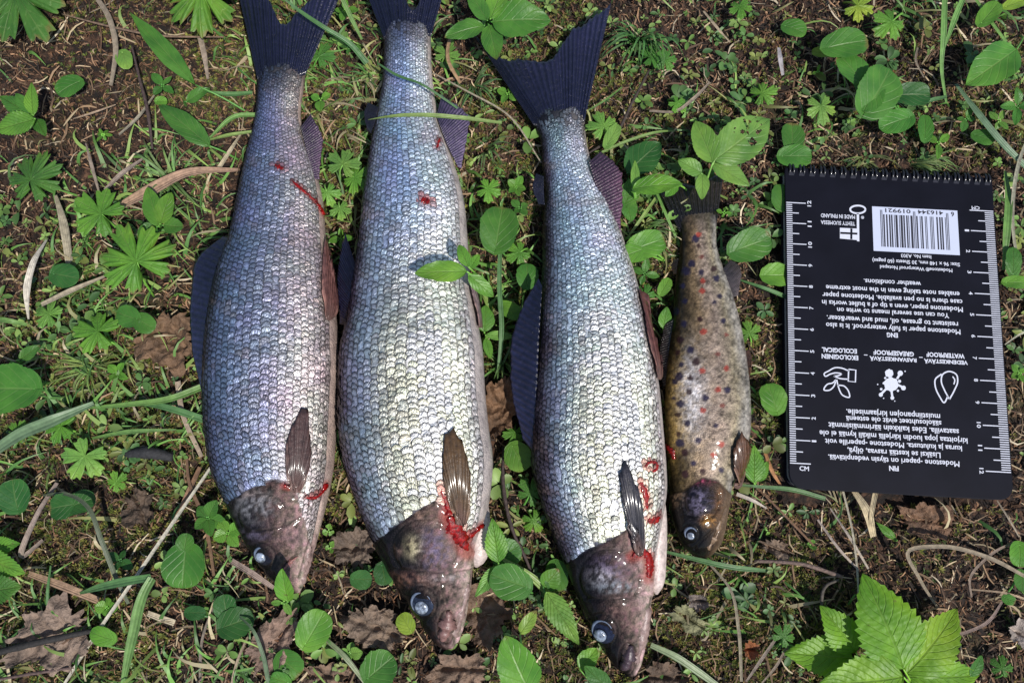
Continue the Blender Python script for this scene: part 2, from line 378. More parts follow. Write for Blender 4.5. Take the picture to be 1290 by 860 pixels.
fibres(7200, .006, .016, .0004, .0009, [(.10, .055, .03), (.22, .14, .08), (.36, .28, .17), (.48, .40, .28), (.05, .03, .02)],
       [.28, .3, .2, .1, .12], .003, 'dry_litter', 'loose bits of dry straw and needles strewn over the soil', .15)
# crumbs
def crumbs(n):
    x, y = scatter(n); z = ground_z(x, y)+.0003; r = rng.uniform(.0004, .0012, n)
    octa = np.array([[1, 0, 0], [0, 1, 0], [-1, 0, 0], [0, -1, 0], [0, 0, .8], [0, 0, -.8]])
    V = octa[None]*r[:, None, None]*rng.uniform(.5, 1.3, (n, 6, 1))+np.stack([x, y, z], -1)[:, None]
    f = np.array([[0, 1, 4], [1, 2, 4], [2, 3, 4], [3, 0, 4], [1, 0, 5], [2, 1, 5], [3, 2, 5], [0, 3, 5]])
    C = np.repeat(pick([(.02, .011, .007), (.06, .03, .015), (.14, .08, .04), (.26, .20, .13)], n, [.4, .32, .2, .08]), 6, axis=0)
    me = mesh_np('soil_crumbs', V.reshape(-1, 3), (np.arange(n)[:, None, None]*6+f[None]).reshape(-1, 3), C, smooth=False)
    tag(link('soil_crumbs', me, M['litter']), 'brown crumbs of soil and bark', kind='stuff')
crumbs(36000)
# moss: little leafy stars
def moss(n):
    x, y = scatter(n*5); keep = rng.uniform(0, 1, n*5) < moss_full(x, y); x, y = x[keep][:n], y[keep][:n]; n = len(x)
    k = 7; L = rng.uniform(.0010, .0024, (n, 1)); z = ground_z(x, y)+.0006
    a = rng.uniform(0, 6.28, (n, 1))+np.arange(k)[None]*2*math.pi/k+rng.normal(0, .2, (n, k)); e = rng.uniform(.2, 1.2, (n, k)); w = L*.16
    d = np.stack([np.cos(a)*np.cos(e), np.sin(a)*np.cos(e), np.sin(e)], -1); sd = np.stack([-np.sin(a), np.cos(a), 0*a], -1)
    o = np.stack([x, y, z], -1)[:, None]; Lx = L[..., None]; wx = w[..., None]
    V = np.stack([np.broadcast_to(o, d.shape), o+d*Lx*.5+sd*wx, o+d*Lx, o+d*Lx*.5-sd*wx], 2)
    base = pick([(.12, .15, .025), (.20, .20, .04), (.06, .10, .02), (.22, .16, .05), (.10, .07, .03)], n, [.3, .22, .22, .14, .12])
    C = np.repeat(base, k*4, axis=0)
    f = np.arange(n*k)[:, None]*4+np.arange(4)[None]
    me = mesh_np('moss', V.reshape(-1, 3), f, C); tag(link('moss', me, M['moss']), 'low olive and yellow green moss growing on the soil', kind='stuff')
moss(42000)
# tiny sprouts with two to four round leaves
def sprouts(n):
    Vs, Cs, Fs = [], [], []; b = 0
    x, y = scatter(n); dens = fbm(x*10+3, y*10, 3, 77)-.10*bare(*proj(np.stack([x, y, 0*x], -1)))
    SX = np.array([0, .3, .65, .88, 1]); SW = np.array([.10, .85, 1, .62, .02])
    for i in range(n):
        if rng.uniform() > np.clip((dens[i]-.36)*4.5, 0, 1): continue
        nl = rng.integers(2, 7); a0 = rng.uniform(0, 6.28); r = rng.uniform(.0010, .0032)*(1 if rng.uniform() < .25 else .6); z = float(ground_z(x[i], y[i]))+rng.uniform(.001, .006)
        c = np.array([(.15, .28, .06), (.09, .19, .05), (.22, .34, .09), (.06, .14, .04), (.20, .24, .06)][rng.integers(0, 5)])*rng.uniform(.7, 1.1); asp = rng.uniform(.18, .38)
        for q in range(nl):
            a = a0+q*2*math.pi/nl+rng.normal(0, .35); L = 2*r*rng.uniform(.55, 1.2); up = rng.uniform(-.15, .6)
            V = []
            for sx, sw in zip(SX, SW):
                for e in (-1, 0, 1):
                    lx = sx*L+L*.1; ly = e*sw*L*asp; V.append((x[i]+lx*math.cos(a)-ly*math.sin(a), y[i]+lx*math.sin(a)+ly*math.cos(a), z+lx*up*(1-sx*.6)+abs(e)*sw*L*.12))
            Vs.append(np.array(V)); Cs.append(np.tile(c, (15, 1)))
            for k in range(4):
                for e in (0, 1): Fs.append([b+k*3+e, b+k*3+e+1, b+k*3+e+4, b+k*3+e+3])
            b += 15
    me = mesh_np('tiny_sprouts', np.concatenate(Vs), np.array(Fs), np.concatenate(Cs))
    tag(link('tiny_sprouts', me, M['sprout']), 'tiny pale green seedlings dotted over the soil', kind='stuff')
sprouts(5000)
def fine_grass(n):
    x, y = scatter(n*4); px, py = proj(np.stack([x, y, 0*x], -1)); dens = np.clip((fbm(x*13+8, y*13, 3, 55)-.42)*5, .04, 1)*np.where(px < 700, 1.0, .5)*(1-.92*bare(px, py))
    k = rng.uniform(0, 1, n*4) < dens; x, y = x[k][:n], y[k][:n]; n = len(x); K = 6
    a = rng.uniform(0, 6.28, n)+0; L = rng.uniform(.006, .022, n); w = rng.uniform(.0004, .0011, n); bend = rng.normal(0, .8, n); hgt = rng.uniform(.0015, .008, n); V = np.zeros((n, K, 2, 3)); z0 = ground_z(x, y)
    for i in range(K):
        q = i/(K-1); ang = a+bend*q; cx = x+np.cos(a+bend*q*.5)*L*q; cy = y+np.sin(a+bend*q*.5)*L*q; cz = np.maximum(z0+hgt*math.sin(q*2.7), ground_z(cx, cy)+.0004); ww = w*(1-q*.9)
        for j, e in enumerate((-1, 1)): V[:, i, j] = np.stack([cx-np.sin(ang)*ww*e, cy+np.cos(ang)*ww*e, cz+e*ww*.4], -1)
    f = np.array([[2*i, 2*i+1, 2*i+3, 2*i+2] for i in range(K-1)])[None]
    C = np.repeat(pick([(.14, .30, .06), (.09, .21, .05), (.24, .36, .09), (.30, .30, .12), (.42, .36, .22)], n, [.3, .25, .2, .13, .12]), K*2, axis=0)
    me = mesh_np('fine_grass', V.reshape(-1, 3), (np.arange(n)[:, None, None]*K*2+f).reshape(-1, 4), C)
    tag(link('fine_grass', me, M['sprout']), 'thin short green grass growing through the moss', kind='stuff')
fine_grass(4700)

# ------------------------------------------------------------------ leaves
GREEN = dict(b=(.145, .35, .050), m=(.085, .245, .045), d=(.045, .155, .04), y=(.28, .40, .05), g=(.09, .22, .07), p=(.20, .40, .085), r=(.20, .42, .035))
def jit(c, a=.12):
    k = 1+random.uniform(-a, a); return tuple(v*k*(1+random.uniform(-a/2, a/2)) for v in c)
def frame(B, T, roll):
    a = T-B; L = np.linalg.norm(a); a = a/L; s = np.cross(a, [0, 0, 1]); s /= np.linalg.norm(s); n = np.cross(s, a)
    return a, s*math.cos(roll)+n*math.sin(roll), n*math.cos(roll)-s*math.sin(roll), L
def leaf_mesh(kind, B, T, W, seed, fold=None):
    """simple blade from base B to tip T (world), full width W"""
    r = np.random.default_rng(seed)
    a, s, n, L = frame(B, T, r.normal(0, .12))
    teeth = dict(serr=13, rserr=17).get(kind, 0)
    holes = kind == 'ovateh'; kind = 'ovate' if holes else kind
    nu = 92 if kind == 'serr' else 33; nv = 11
    if holes: nu, nv = 65, 31
    u = np.linspace(0, 1, nu)[:, None]; t = np.linspace(-1, 1, nv)[None]
    if kind == 'round': hw = np.sqrt(np.clip(1-(2*u**.92-1)**2, 0, 1))**.85
    elif kind == 'lance': hw = np.sin(math.pi*u**.8)**1.1
    elif kind == 'serr': hw = np.sin(math.pi*np.clip(u, 0, 1)**.72)**.85*(1-.15*u)
    else: hw = np.sin(math.pi*u**.80)**.72
    hw = np.clip(hw, .002, None)
    along = u*np.ones_like(t); at_ = np.abs(t)
    edge = at_**5
    if kind == 'serr':
        saw = (u*teeth) % 1; big = np.where((np.floor(u*teeth) % 2) == 0, 1.0, .6); tri = np.where(saw < .72, saw/.72, (1-saw)/.28); wid = hw*t*(1+at_**7*.17*(tri-.4)*big); along = along+at_**7*.03*tri*(1-u)
    else:
        wob = (vnoise(u*9, 0*u+seed % 97, 2)-.5)*.10+(.022*np.cos(u*2*math.pi*14) if kind in ('round', 'ovate') else 0)
        wid = hw*t*(1+edge*wob)
    if kind == 'round': along = along-.16*at_**1.5*(1-u)**5*1.2
    fo = fold if fold is not None else r.uniform(.08, .26); bend = r.uniform(.02, .14)
    z = fo*W/2*(at_**1.2)*hw - bend*L*(u-.5)**2*2 + bend*L*.5
    z = z+ .018*L*np.sin(2*math.pi*(u*1.3+t*.5+r.uniform()))*at_
    if kind == 'serr': z = z+.035*W*np.abs(np.sin(math.pi*(u*9-at_*3)))*hw*np.sin(math.pi*at_**.8)
    elif kind in ('ovate', 'lance'): z = z-.012*W*np.abs(np.sin(math.pi*(u*7-at_*2.2)))*hw
    V = B+a*(along*L)[..., None]+s*(wid*W/2)[..., None]+n*z[..., None]
    uv = np.stack(np.broadcast_arrays(u, (t+1)/2), -1).reshape(-1, 2)
    F_ = grid_faces(nu, nv)
    if holes:
        cu = uv[F_].mean(1); hn = vnoise(cu[:, 0]*17, cu[:, 1]*11, 71)
        F_ = F_[~((hn > .70) & (cu[:, 0] > .42) & (cu[:, 0] < .85) & (cu[:, 1] > .08) & (cu[:, 1] < .8))]
    return V, F_, uv
def palm_mesh(C, T, lobes, seed, depth=.62, cut=0.35):
    """palmate lobed leaf, centre C, main lobe towards T"""
    r = np.random.default_rng(seed); a, s, n, Rr = frame(C, T, r.normal(0, .10))
    per = 22; na = lobes*per+1; nr = 9
    th = np.linspace(-1, 1, na)*(math.pi-cut); q = (np.linspace(0, lobes, na) % 1)*2-1; q[-1] = 1
    lobe_i = np.minimum((np.linspace(0, lobes, na)).astype(int), lobes-1)
    ls = 1-.28*np.abs((lobe_i-(lobes-1)/2)/((lobes-1)/2))**1.6; ls = ls*(1+r.normal(0, .04, lobes)[lobe_i])
    aq = np.abs(q)
    e = (1-.16*aq**1.6)*(1-depth*np.clip((aq-.64)/.36, 0, 1)**1.1)
    tooth = 1-.15*(1-(.5+.5*np.cos(3*math.pi*q))**.55)*(aq < .85)-.05*np.abs(np.sin(q*math.pi*4.5+seed))
    lens = Rr*ls*e*tooth
    ff = (aq > .9)*.0
    k = np.linspace(0, 1, nr)[:, None]
    rad = lens[None]*k**.9
    thq = th[None]*np.ones_like(k)
    # lobes pull in towards their axis near the middle of their length
    thc = ((lobe_i+.5)/lobes*2-1)*(math.pi-cut)
    thq = thc[None]+(thq-thc[None])*(1-.0*k)
    z = .10*Rr*aq[None]**1.5*k*(1-k*.3)*ls-.22*Rr*k**2*r.uniform(.3, 1)+.05*Rr*np.sin(3*th[None]+seed)*k**2+.04*Rr
    V = C+a*(rad*np.cos(thq))[..., None]+s*(rad*np.sin(thq))[..., None]+n*z[..., None]
    uv = np.stack(np.broadcast_arrays(k, (q[None]+1)/2), -1).reshape(-1, 2)
    return V, grid_faces(nr, na), uv
_seed = [0]
def plant(name, label, cat, base, leaves, group=None, stems=True):
    """base (px,py); leaves: (kind, bx,by, tx,ty, width px, height mm, colour key[, tip height mm])"""
    b = at(base[0], base[1], 0); b[2] = ground_z(b[0], b[1])-.001
    t = thing(name, label, cat, tuple(b), group)
    for lf in leaves:
        _seed[0] += 1; sd = _seed[0]*13+5
        kind, bx, by, tx, ty, w, h, c = lf[:8]; h2 = lf[8] if len(lf) > 8 else h+random.uniform(-1.5, 1.5)
        B = at(bx, by, h/1000); T = at(tx, ty, h2/1000)
        lift = max(ground_z(B[0], B[1]), 0)*.5; B[2] += lift*.0; W = w/2750*(1-(h/1000)/DIST)
        if kind.startswith('palm'):
            V, f, uv = palm_mesh(B, T, int(kind[4:] or 5), sd); m = M['pleaf']
        else:
            V, f, uv = leaf_mesh(kind, B, T, W, sd); m = M[dict(round='rleaf', serr='sleaf').get(kind, 'leaf')]
        me = mesh_np('leaf', V.reshape(-1, 3)-b, f, uvs=uv)
        lo = link('leaf', me, m, t, jit(GREEN[c]))
        if stems:
            mid = (b+B)/2; mid[2] = max(mid[2], B[2]*.6)
            pts = catmull(np.array([b, mid, B]), 7)-b
            # the petiole runs a little way under the blade
            if np.linalg.norm(pts[-1]-pts[0]) > .003:
                link('stem', tube_mesh('stem', pts, np.linspace(.0006, .00035, 7), 6), M['stem'], t, jit(tuple(v*1.1 for v in GREEN[c])))
    return t

# ------------------------------------------------------------------ fish
class Fish:
    def __init__(f, name, label, cat, stations, ratio, sink=.001, nu=300, nphi=150, group=None):
        S = np.array(stations, float); f.nu, f.nphi = nu, nphi
        mid = np.stack([(S[:, 0]+S[:, 2])/2, (S[:, 1]+S[:, 3])/2], 1)
        d = np.r_[0, np.cumsum(np.linalg.norm(np.diff(mid, axis=0), axis=1))]; f.len_px = d[-1]; t = d/d[-1]
        f.C = catmull(S, nu, t); u = np.linspace(0, 1, nu)
        w = np.hypot(f.C[:, 2]-f.C[:, 0], f.C[:, 3]-f.C[:, 1])/2750
        f.T = w*np.interp(u, [r[0] for r in ratio], [r[1] for r in ratio])
        zc = f.T/2-sink; zc = np.maximum(zc, 0.004); f.T = f.T*(.06+.94*np.clip(u/.07, 0, 1)**.62)
        # smooth the centre height so that tail and snout do not dive
        f.zc = np.convolve(np.pad(zc, 12, mode='edge'), np.ones(25)/25, 'valid')
        f.Lw = at(f.C[:, 0], f.C[:, 1], f.zc); f.Rw = at(f.C[:, 2], f.C[:, 3], f.zc)
        f.loc = np.array([*((f.Lw+f.Rw)/2)[nu//2][:2], 0.0])
        f.root = thing(name, label, cat, tuple(f.loc), group)
    def P(f, u, phi):
        """point on the body: u along (0 tail .. 1 snout), phi 0 belly side, pi/2 top, pi back"""
        u = np.asarray(u, float); x = np.clip(u, 0, 1)*(f.nu-1); i = np.clip(x.astype(int), 0, f.nu-2); s = (x-i)[..., None]
        g = lambda A: A[i]*(1-s)+A[i+1]*s
        L = g(f.Lw); Rr = g(f.Rw); T = (f.T[i]*(1-s[..., 0])+f.T[i+1]*s[..., 0])
        c, sn = np.cos(phi), np.sin(phi)
        c = np.sign(c)*np.abs(c)**.92; sn = np.sign(sn)*np.abs(sn)**.88
        P = (L+Rr)/2+(Rr-L)/2*c[..., None]; P[..., 2] += T/2*sn*np.where(sn < 0, .95, 1)
        return P
    def nrm(f, u, phi):
        e = 1e-3; du = f.P(np.clip(u+e, 0, 1), phi)-f.P(np.clip(u-e, 0, 1), phi); dp = f.P(u, phi+e)-f.P(u, phi-e)
        n = np.cross(dp, du); ln = np.linalg.norm(n, axis=-1)[..., None]; n = n/(ln+1e-15)
        return n, du/(np.linalg.norm(du, axis=-1)[..., None]+1e-15), dp/(np.linalg.norm(dp, axis=-1)[..., None]+1e-15)
    def build(f, colour, displace, material):
        u = np.linspace(0, 1, f.nu)[:, None]*np.ones((1, f.nphi)); ph = np.linspace(0, 2*math.pi, f.nphi, endpoint=False)[None]*np.ones((f.nu, 1))
        P = f.P(u, ph); n, _, _ = f.nrm(u, ph)
        flip = np.sign(np.sum(n*(P-((f.Lw+f.Rw)/2)[:, None]), -1)+1e-12)[..., None]; n = n*flip
        px, py = proj(P); top = np.clip(np.sin(ph)*3+.5, 0, 1)
        P = P+n*(displace(px, py)*top*.001)[..., None]
        col = colour(px, py, -np.cos(ph)*-1.0, u)
        V = P.reshape(-1, 3)
        V = np.concatenate([V, P[0].mean(0)[None], P[-1].mean(0)[None]]); c = np.concatenate([col.reshape(-1, 3), col[0].mean(0)[None], col[-1].mean(0)[None]])
        fq = grid_faces(f.nu, f.nphi, True); k = np.arange(f.nphi); k2 = (k+1) % f.nphi; o = f.nu*f.nphi; e = (f.nu-1)*f.nphi
        tri = np.concatenate([np.stack([k2, k, k+0*k+0, k*0+o], 1)[:, [0, 1, 3, 3]], np.stack([e+k, e+k2, k*0+o+1, k*0+o+1], 1)])
        me = bpy.data.meshes.new('body')
        faces = fq.tolist()+[(int(a), int(b), o) for a, b in zip(k2, k)]+[(int(a), int(b), o+1) for a, b in zip(e+k, e+k2)]
        me.from_pydata((V-f.loc).tolist(), [], faces); me.polygons.foreach_set('use_smooth', np.ones(len(faces), bool))
        ca = me.color_attributes.new('Col', 'FLOAT_COLOR', 'POINT'); c4 = np.ones((len(V), 4), np.float32); c4[:, :3] = c; ca.data.foreach_set('color', c4.ravel())
        me.update()
        f.body = link('body', me, material, f.root)
        f.bvh = BVHTree.FromPolygons([tuple(v) for v in V.tolist()], [tuple(q) for q in faces])
    def hit(f, px, py):
        d = ray(px, py); d = d/np.linalg.norm(d)
        h = f.bvh.ray_cast(Vector(CAM), Vector(d))
        if h[0] is None: return None, None
        n = np.array(h[1]); n = n if n[2] > 0 else -n
        return np.array(h[0]), n

def lerp_cols(t, stops):
    p = [s[0] for s in stops]; return np.stack([np.interp(t, p, [s[1][k] for s in stops]) for k in range(3)], -1)
def blob(px, py, x, y, rx, ry, ang=0.0, p=2):
    c, s = math.cos(ang), math.sin(ang); dx, dy = px-x, py-y
    return np.exp(-(((dx*c+dy*s)/rx)**2+((-dx*s+dy*c)/ry)**2)**(p/2))
def seg_dist(px, py, pts):
    d = np.full(np.shape(px), 1e9)
    for (x0, y0), (x1, y1) in zip(pts[:-1], pts[1:]):
        vx, vy = x1-x0, y1-y0; t = np.clip(((px-x0)*vx+(py-y0)*vy)/(vx*vx+vy*vy+1e-9), 0, 1)
        d = np.minimum(d, np.hypot(px-x0-t*vx, py-y0-t*vy))
    return d
def sm(x): x = np.clip(x, 0, 1); return x*x*(3-2*x)
def ring(cx, cy, rx, ry, a0=0, a1=360, n=24, rot=0):
    a = np.radians(np.linspace(a0, a1, n)); r = math.radians(rot); x = rx*np.cos(a); y = ry*np.sin(a)
    return [(cx+p*math.cos(r)-q*math.sin(r), cy+p*math.sin(r)+q*math.cos(r)) for p, q in zip(x, y)]

def ribbon_on(f, name, m, pts, wid, col=None, lift=.0010, dome=.07, parent=None):
    """a low domed streak lying on the fish, through photo points pts with widths wid (px)"""
    n = max(8, int(len(pts)*7)); W = np.interp(np.linspace(0, 1, n), np.linspace(0, 1, len(wid)), wid); P = catmull(np.array(pts, float), n)
    W = W*(1+.6*(vnoise(np.arange(n)*.9, np.full(n, P[0, 0]), 4)-.5)*2); W[0] *= .3; W[-1] *= .3
    T = np.gradient(P, axis=0); T /= np.linalg.norm(T, axis=1)[:, None]+1e-9; A = np.stack([-T[:, 1], T[:, 0]], 1)
    nv = 7; v = np.linspace(-1, 1, nv); G = np.zeros((n, nv, 3)); last = None
    for i in range(n):
        for j in range(nv):
            x, y = P[i]+A[i]*v[j]*W[i]/2; h, nn = f.hit(x, y)
            if h is None:
                x, y = P[i]; h, nn = f.hit(x, y)
                if h is None: h, nn = last
            last = (h, nn)
            G[i, j] = h+nn*(lift*(-.3 if abs(v[j]) == 1 else 1)+dome*W[i]/2750*(1-v[j]**2)*.5)
    me = mesh_np(name, G.reshape(-1, 3)-f.loc, grid_faces(n, nv))
    return link(name, me, m, parent or f.root, col)
def fin(f, name, base, outer, zb, zo, col, rays=14, thick=.0005, drape=False, label=None, ripple=.3, depth=14, ragk=1.0):
    """membrane between base points and outer points (photo px), heights in mm"""
    nv = rays*6+1; nu = depth; B = catmull(np.array(base, float), nv); O = catmull(np.array(outer, float), nv)
    zb = np.interp(np.linspace(0, 1, nv), np.linspace(0, 1, len(zb)), zb); zo = np.interp(np.linspace(0, 1, nv), np.linspace(0, 1, len(zo)), zo)
    s = np.linspace(0, 1, nu)[:, None]
    px = B[None, :, 0]*(1-s)+O[None, :, 0]*s; py = B[None, :, 1]*(1-s)+O[None, :, 1]*s; z = (zb[None]*(1-s)+zo[None]*s)/1000
    # ragged outer edge
    vv = np.linspace(0, 1, nv); rg = .10*(vnoise(vv*rays*1.0, vv*0+base[0][0], 12))*ragk+.05*ragk*np.abs(np.sin(vv*math.pi*rays))+.10*ragk*np.clip(vnoise(vv*rays*.4+7, vv*0+base[0][1], 13)-.6, 0, 1)*2
    so_ = s*(1-rg[None]); px = B[None, :, 0]*(1-so_)+O[None, :, 0]*so_; py = B[None, :, 1]*(1-so_)+O[None, :, 1]*so_; G = at(px, py, z)
    k = np.linspace(0, rays, nv)[None]; rip = np.abs(np.sin(math.pi*k))**.6*ripple/1000*np.clip(s*4+.3, 0, 1)
    if drape:
        for i in range(nu):
            for j in range(nv):
                h, nn = f.hit(px[i, j], py[i, j])
                if h is not None: G[i, j] = h+nn*(.0019+.0008*s[i, 0]*(1-s[i, 0])*4)
                else: G[i, j] = at(px[i, j], py[i, j], z[i, j])
    G = G.copy(); G[..., 2] += rip
    me = slab_mesh(name, G-f.loc, thick); o = link(name, me, M['softfin' if drape else 'fin'], f.root, col)
    if label: o['label'] = label
    return o
def eye(f, x, y, rx, ry, px_, py_, pr, col):
    h, n = f.hit(x, y); n = Vector(n*.75+np.array([0, 0, .25])).normalized()
    z = n; a = Vector((1, 0, 0)).cross(z).normalized() if abs(z.x) < .9 else Vector((0, 1, 0)); b = z.cross(a)   # a ~ along -y
    sc = 1/2750*(1-h[2]/DIST)
    def dome(r1, r2, hh, c, rings=9, seg=28, inner=0.0):
        V = [];
        for i in range(rings+1):
            t = i/rings; ang = t*math.pi/2
            for k in range(seg):
                q = 2*math.pi*k/seg; V.append(Vector(c)+b*(-math.cos(q)*r1*math.cos(ang))+a*(math.sin(q)*r2*math.cos(ang))+z*(hh*math.sin(ang)))
        fs = [(i*seg+k, i*seg+(k+1) % seg, (i+1)*seg+(k+1) % seg, (i+1)*seg+k) for i in range(rings) for k in range(seg)]
        me = bpy.data.meshes.new('eye'); me.from_pydata([tuple(v-Vector(f.loc)) for v in V], [], fs); me.polygons.foreach_set('use_smooth', np.ones(len(fs), bool)); me.update(); return me
    e = link('eye', dome(rx*sc, ry*sc, rx*sc*.20, h-np.array(n)*.0006), M['eye'], f.root, col)
    c = np.array(h)+np.array(n)*(rx*sc*.08-.0004); off = at(px_, py_, c[2])-at(x, y, c[2]); c = c+off
    link('pupil', dome(pr*sc, pr*sc*1.05, pr*sc*.45, c), M['pupil'], e)
    # pale rim of the socket
    pts = [np.array(h)+np.array(b)*(-math.cos(q)*rx*.84*sc)+np.array(a)*(-math.sin(q)*ry*.84*sc)+np.array(n)*.0001 for q in np.linspace(math.radians(-40), math.radians(150), 25)]
    link('eye_rim', tube_mesh('eye_rim', np.array(pts)-f.loc, np.interp(np.linspace(0, 1, 25), [0, .4, 1], [.0002, .00065, .0002]), 7), M['mouth'], e, (.10, .13, .19))
    return e

spec_gain = [1.15]
def scale_template():
    nu, nv = 5, 7; V = []; C = []
    for i in range(nu):
        s = i/(nu-1)                      # 0 root (towards the head), 1 free edge (towards the tail)
        for j in range(nv):
            t = j/(nv-1)*2-1
            y = -.75+1.5*s-.42*s*abs(t)**2.2*1.0
            x = t*(.60-.10*s*s)
            z = .17*s+.13*(1-t*t)*math.sin(s*2.6)*.5
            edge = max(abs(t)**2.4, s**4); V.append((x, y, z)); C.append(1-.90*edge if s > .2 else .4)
    return np.array(V), np.array(C), grid_faces(nu, nv)
TV, TC, TF = scale_template()
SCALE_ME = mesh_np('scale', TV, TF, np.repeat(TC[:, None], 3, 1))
def scales(f, ncol, phi0, phi1, u0, row_k, allowed, colour, tilt=.085, big=300):
    """overlapping scales in staggered columns; the largest as parts, the rest joined"""
    items = []
    phis = np.linspace(phi0, phi1, ncol); dphi = abs(phi1-phi0)/(ncol-1)
    us = [u0]; w = np.linalg.norm(f.Rw-f.Lw, axis=1); length = np.linalg.norm(np.diff((f.Rw+f.Lw)/2, axis=0), axis=1).sum()
    while us[-1] < 1: us.append(us[-1]+row_k*(w[int(us[-1]*(f.nu-1))]*.55+w.max()*.45)/length)
    us = np.array(us[:-1]); U, PH, ODD = [], [], []
    for i, p in enumerate(phis):
        uu = us+(np.r_[np.diff(us), 0]*.5 if i % 2 else 0); U.append(uu); PH.append(np.full(len(uu), p))
    U = np.concatenate(U); PH = np.concatenate(PH); U = U+rng.normal(0, .0006, len(U)); PH = PH+rng.normal(0, dphi*.05, len(PH))
    ok = U < .995; U, PH = U[ok], PH[ok]
    P = f.P(U, PH); px, py = proj(P); k = allowed(px, py); U, PH, P, px, py = U[k], PH[k], P[k], px[k], py[k]
    n, du, dp = f.nrm(U, PH)
    c = np.array([((f.Lw+f.Rw)/2)[int(u*(f.nu-1))] for u in U]); fl = np.sign(np.sum(n*(P-c), -1))[:, None]; n = n*fl
    sp = np.linalg.norm(f.P(U, PH+dphi/2)-f.P(U, PH-dphi/2), axis=1)*1.18
    rp = np.interp(U, us[:-1], np.diff(us))*length*2.0
    ydir = -du; ydir = ydir-n*np.sum(ydir*n, -1)[:, None]; ydir /= np.linalg.norm(ydir, axis=1)[:, None]; xdir = np.cross(ydir, n)
    # each scale sits a little askew
    ta = rng.normal(0, tilt, len(U))[:, None]; tb = rng.normal(0, tilt, len(U))[:, None]
    n2 = n+xdir*ta+ydir*tb; n2 /= np.linalg.norm(n2, axis=1)[:, None]
    xd = xdir-n2*np.sum(xdir*n2, -1)[:, None]; xd /= np.linalg.norm(xd, axis=1)[:, None]; yd = np.cross(n2, xd)
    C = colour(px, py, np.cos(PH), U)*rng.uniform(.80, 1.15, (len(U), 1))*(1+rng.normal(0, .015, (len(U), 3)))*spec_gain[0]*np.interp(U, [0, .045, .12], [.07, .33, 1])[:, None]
    area = sp*rp*np.clip(n[:, 2], 0, 1); order = np.argsort(-area); bigs, rest = order[:big], order[big:]
    P = P+n*.00015-f.loc
    A = np.stack([xd*sp[:, None], yd*rp[:, None]*.72, n2*sp[:, None]], -1)       # columns
    V = np.einsum('kij,vj->kvi', A[rest], TV)+P[rest][:, None]
    cc = C[rest][:, None]*TC[None, :, None]
    fs = (np.arange(len(rest))[:, None, None]*len(TV)+TF[None]).reshape(-1, 4)
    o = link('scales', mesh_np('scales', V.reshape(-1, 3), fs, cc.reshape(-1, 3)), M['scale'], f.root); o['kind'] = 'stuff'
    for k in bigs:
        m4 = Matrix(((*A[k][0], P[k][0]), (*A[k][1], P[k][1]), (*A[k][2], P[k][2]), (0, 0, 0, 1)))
        s = link('scale', SCALE_ME, M['scale'], f.root, tuple(np.clip(C[k], 0, 1))); s.matrix_local = m4

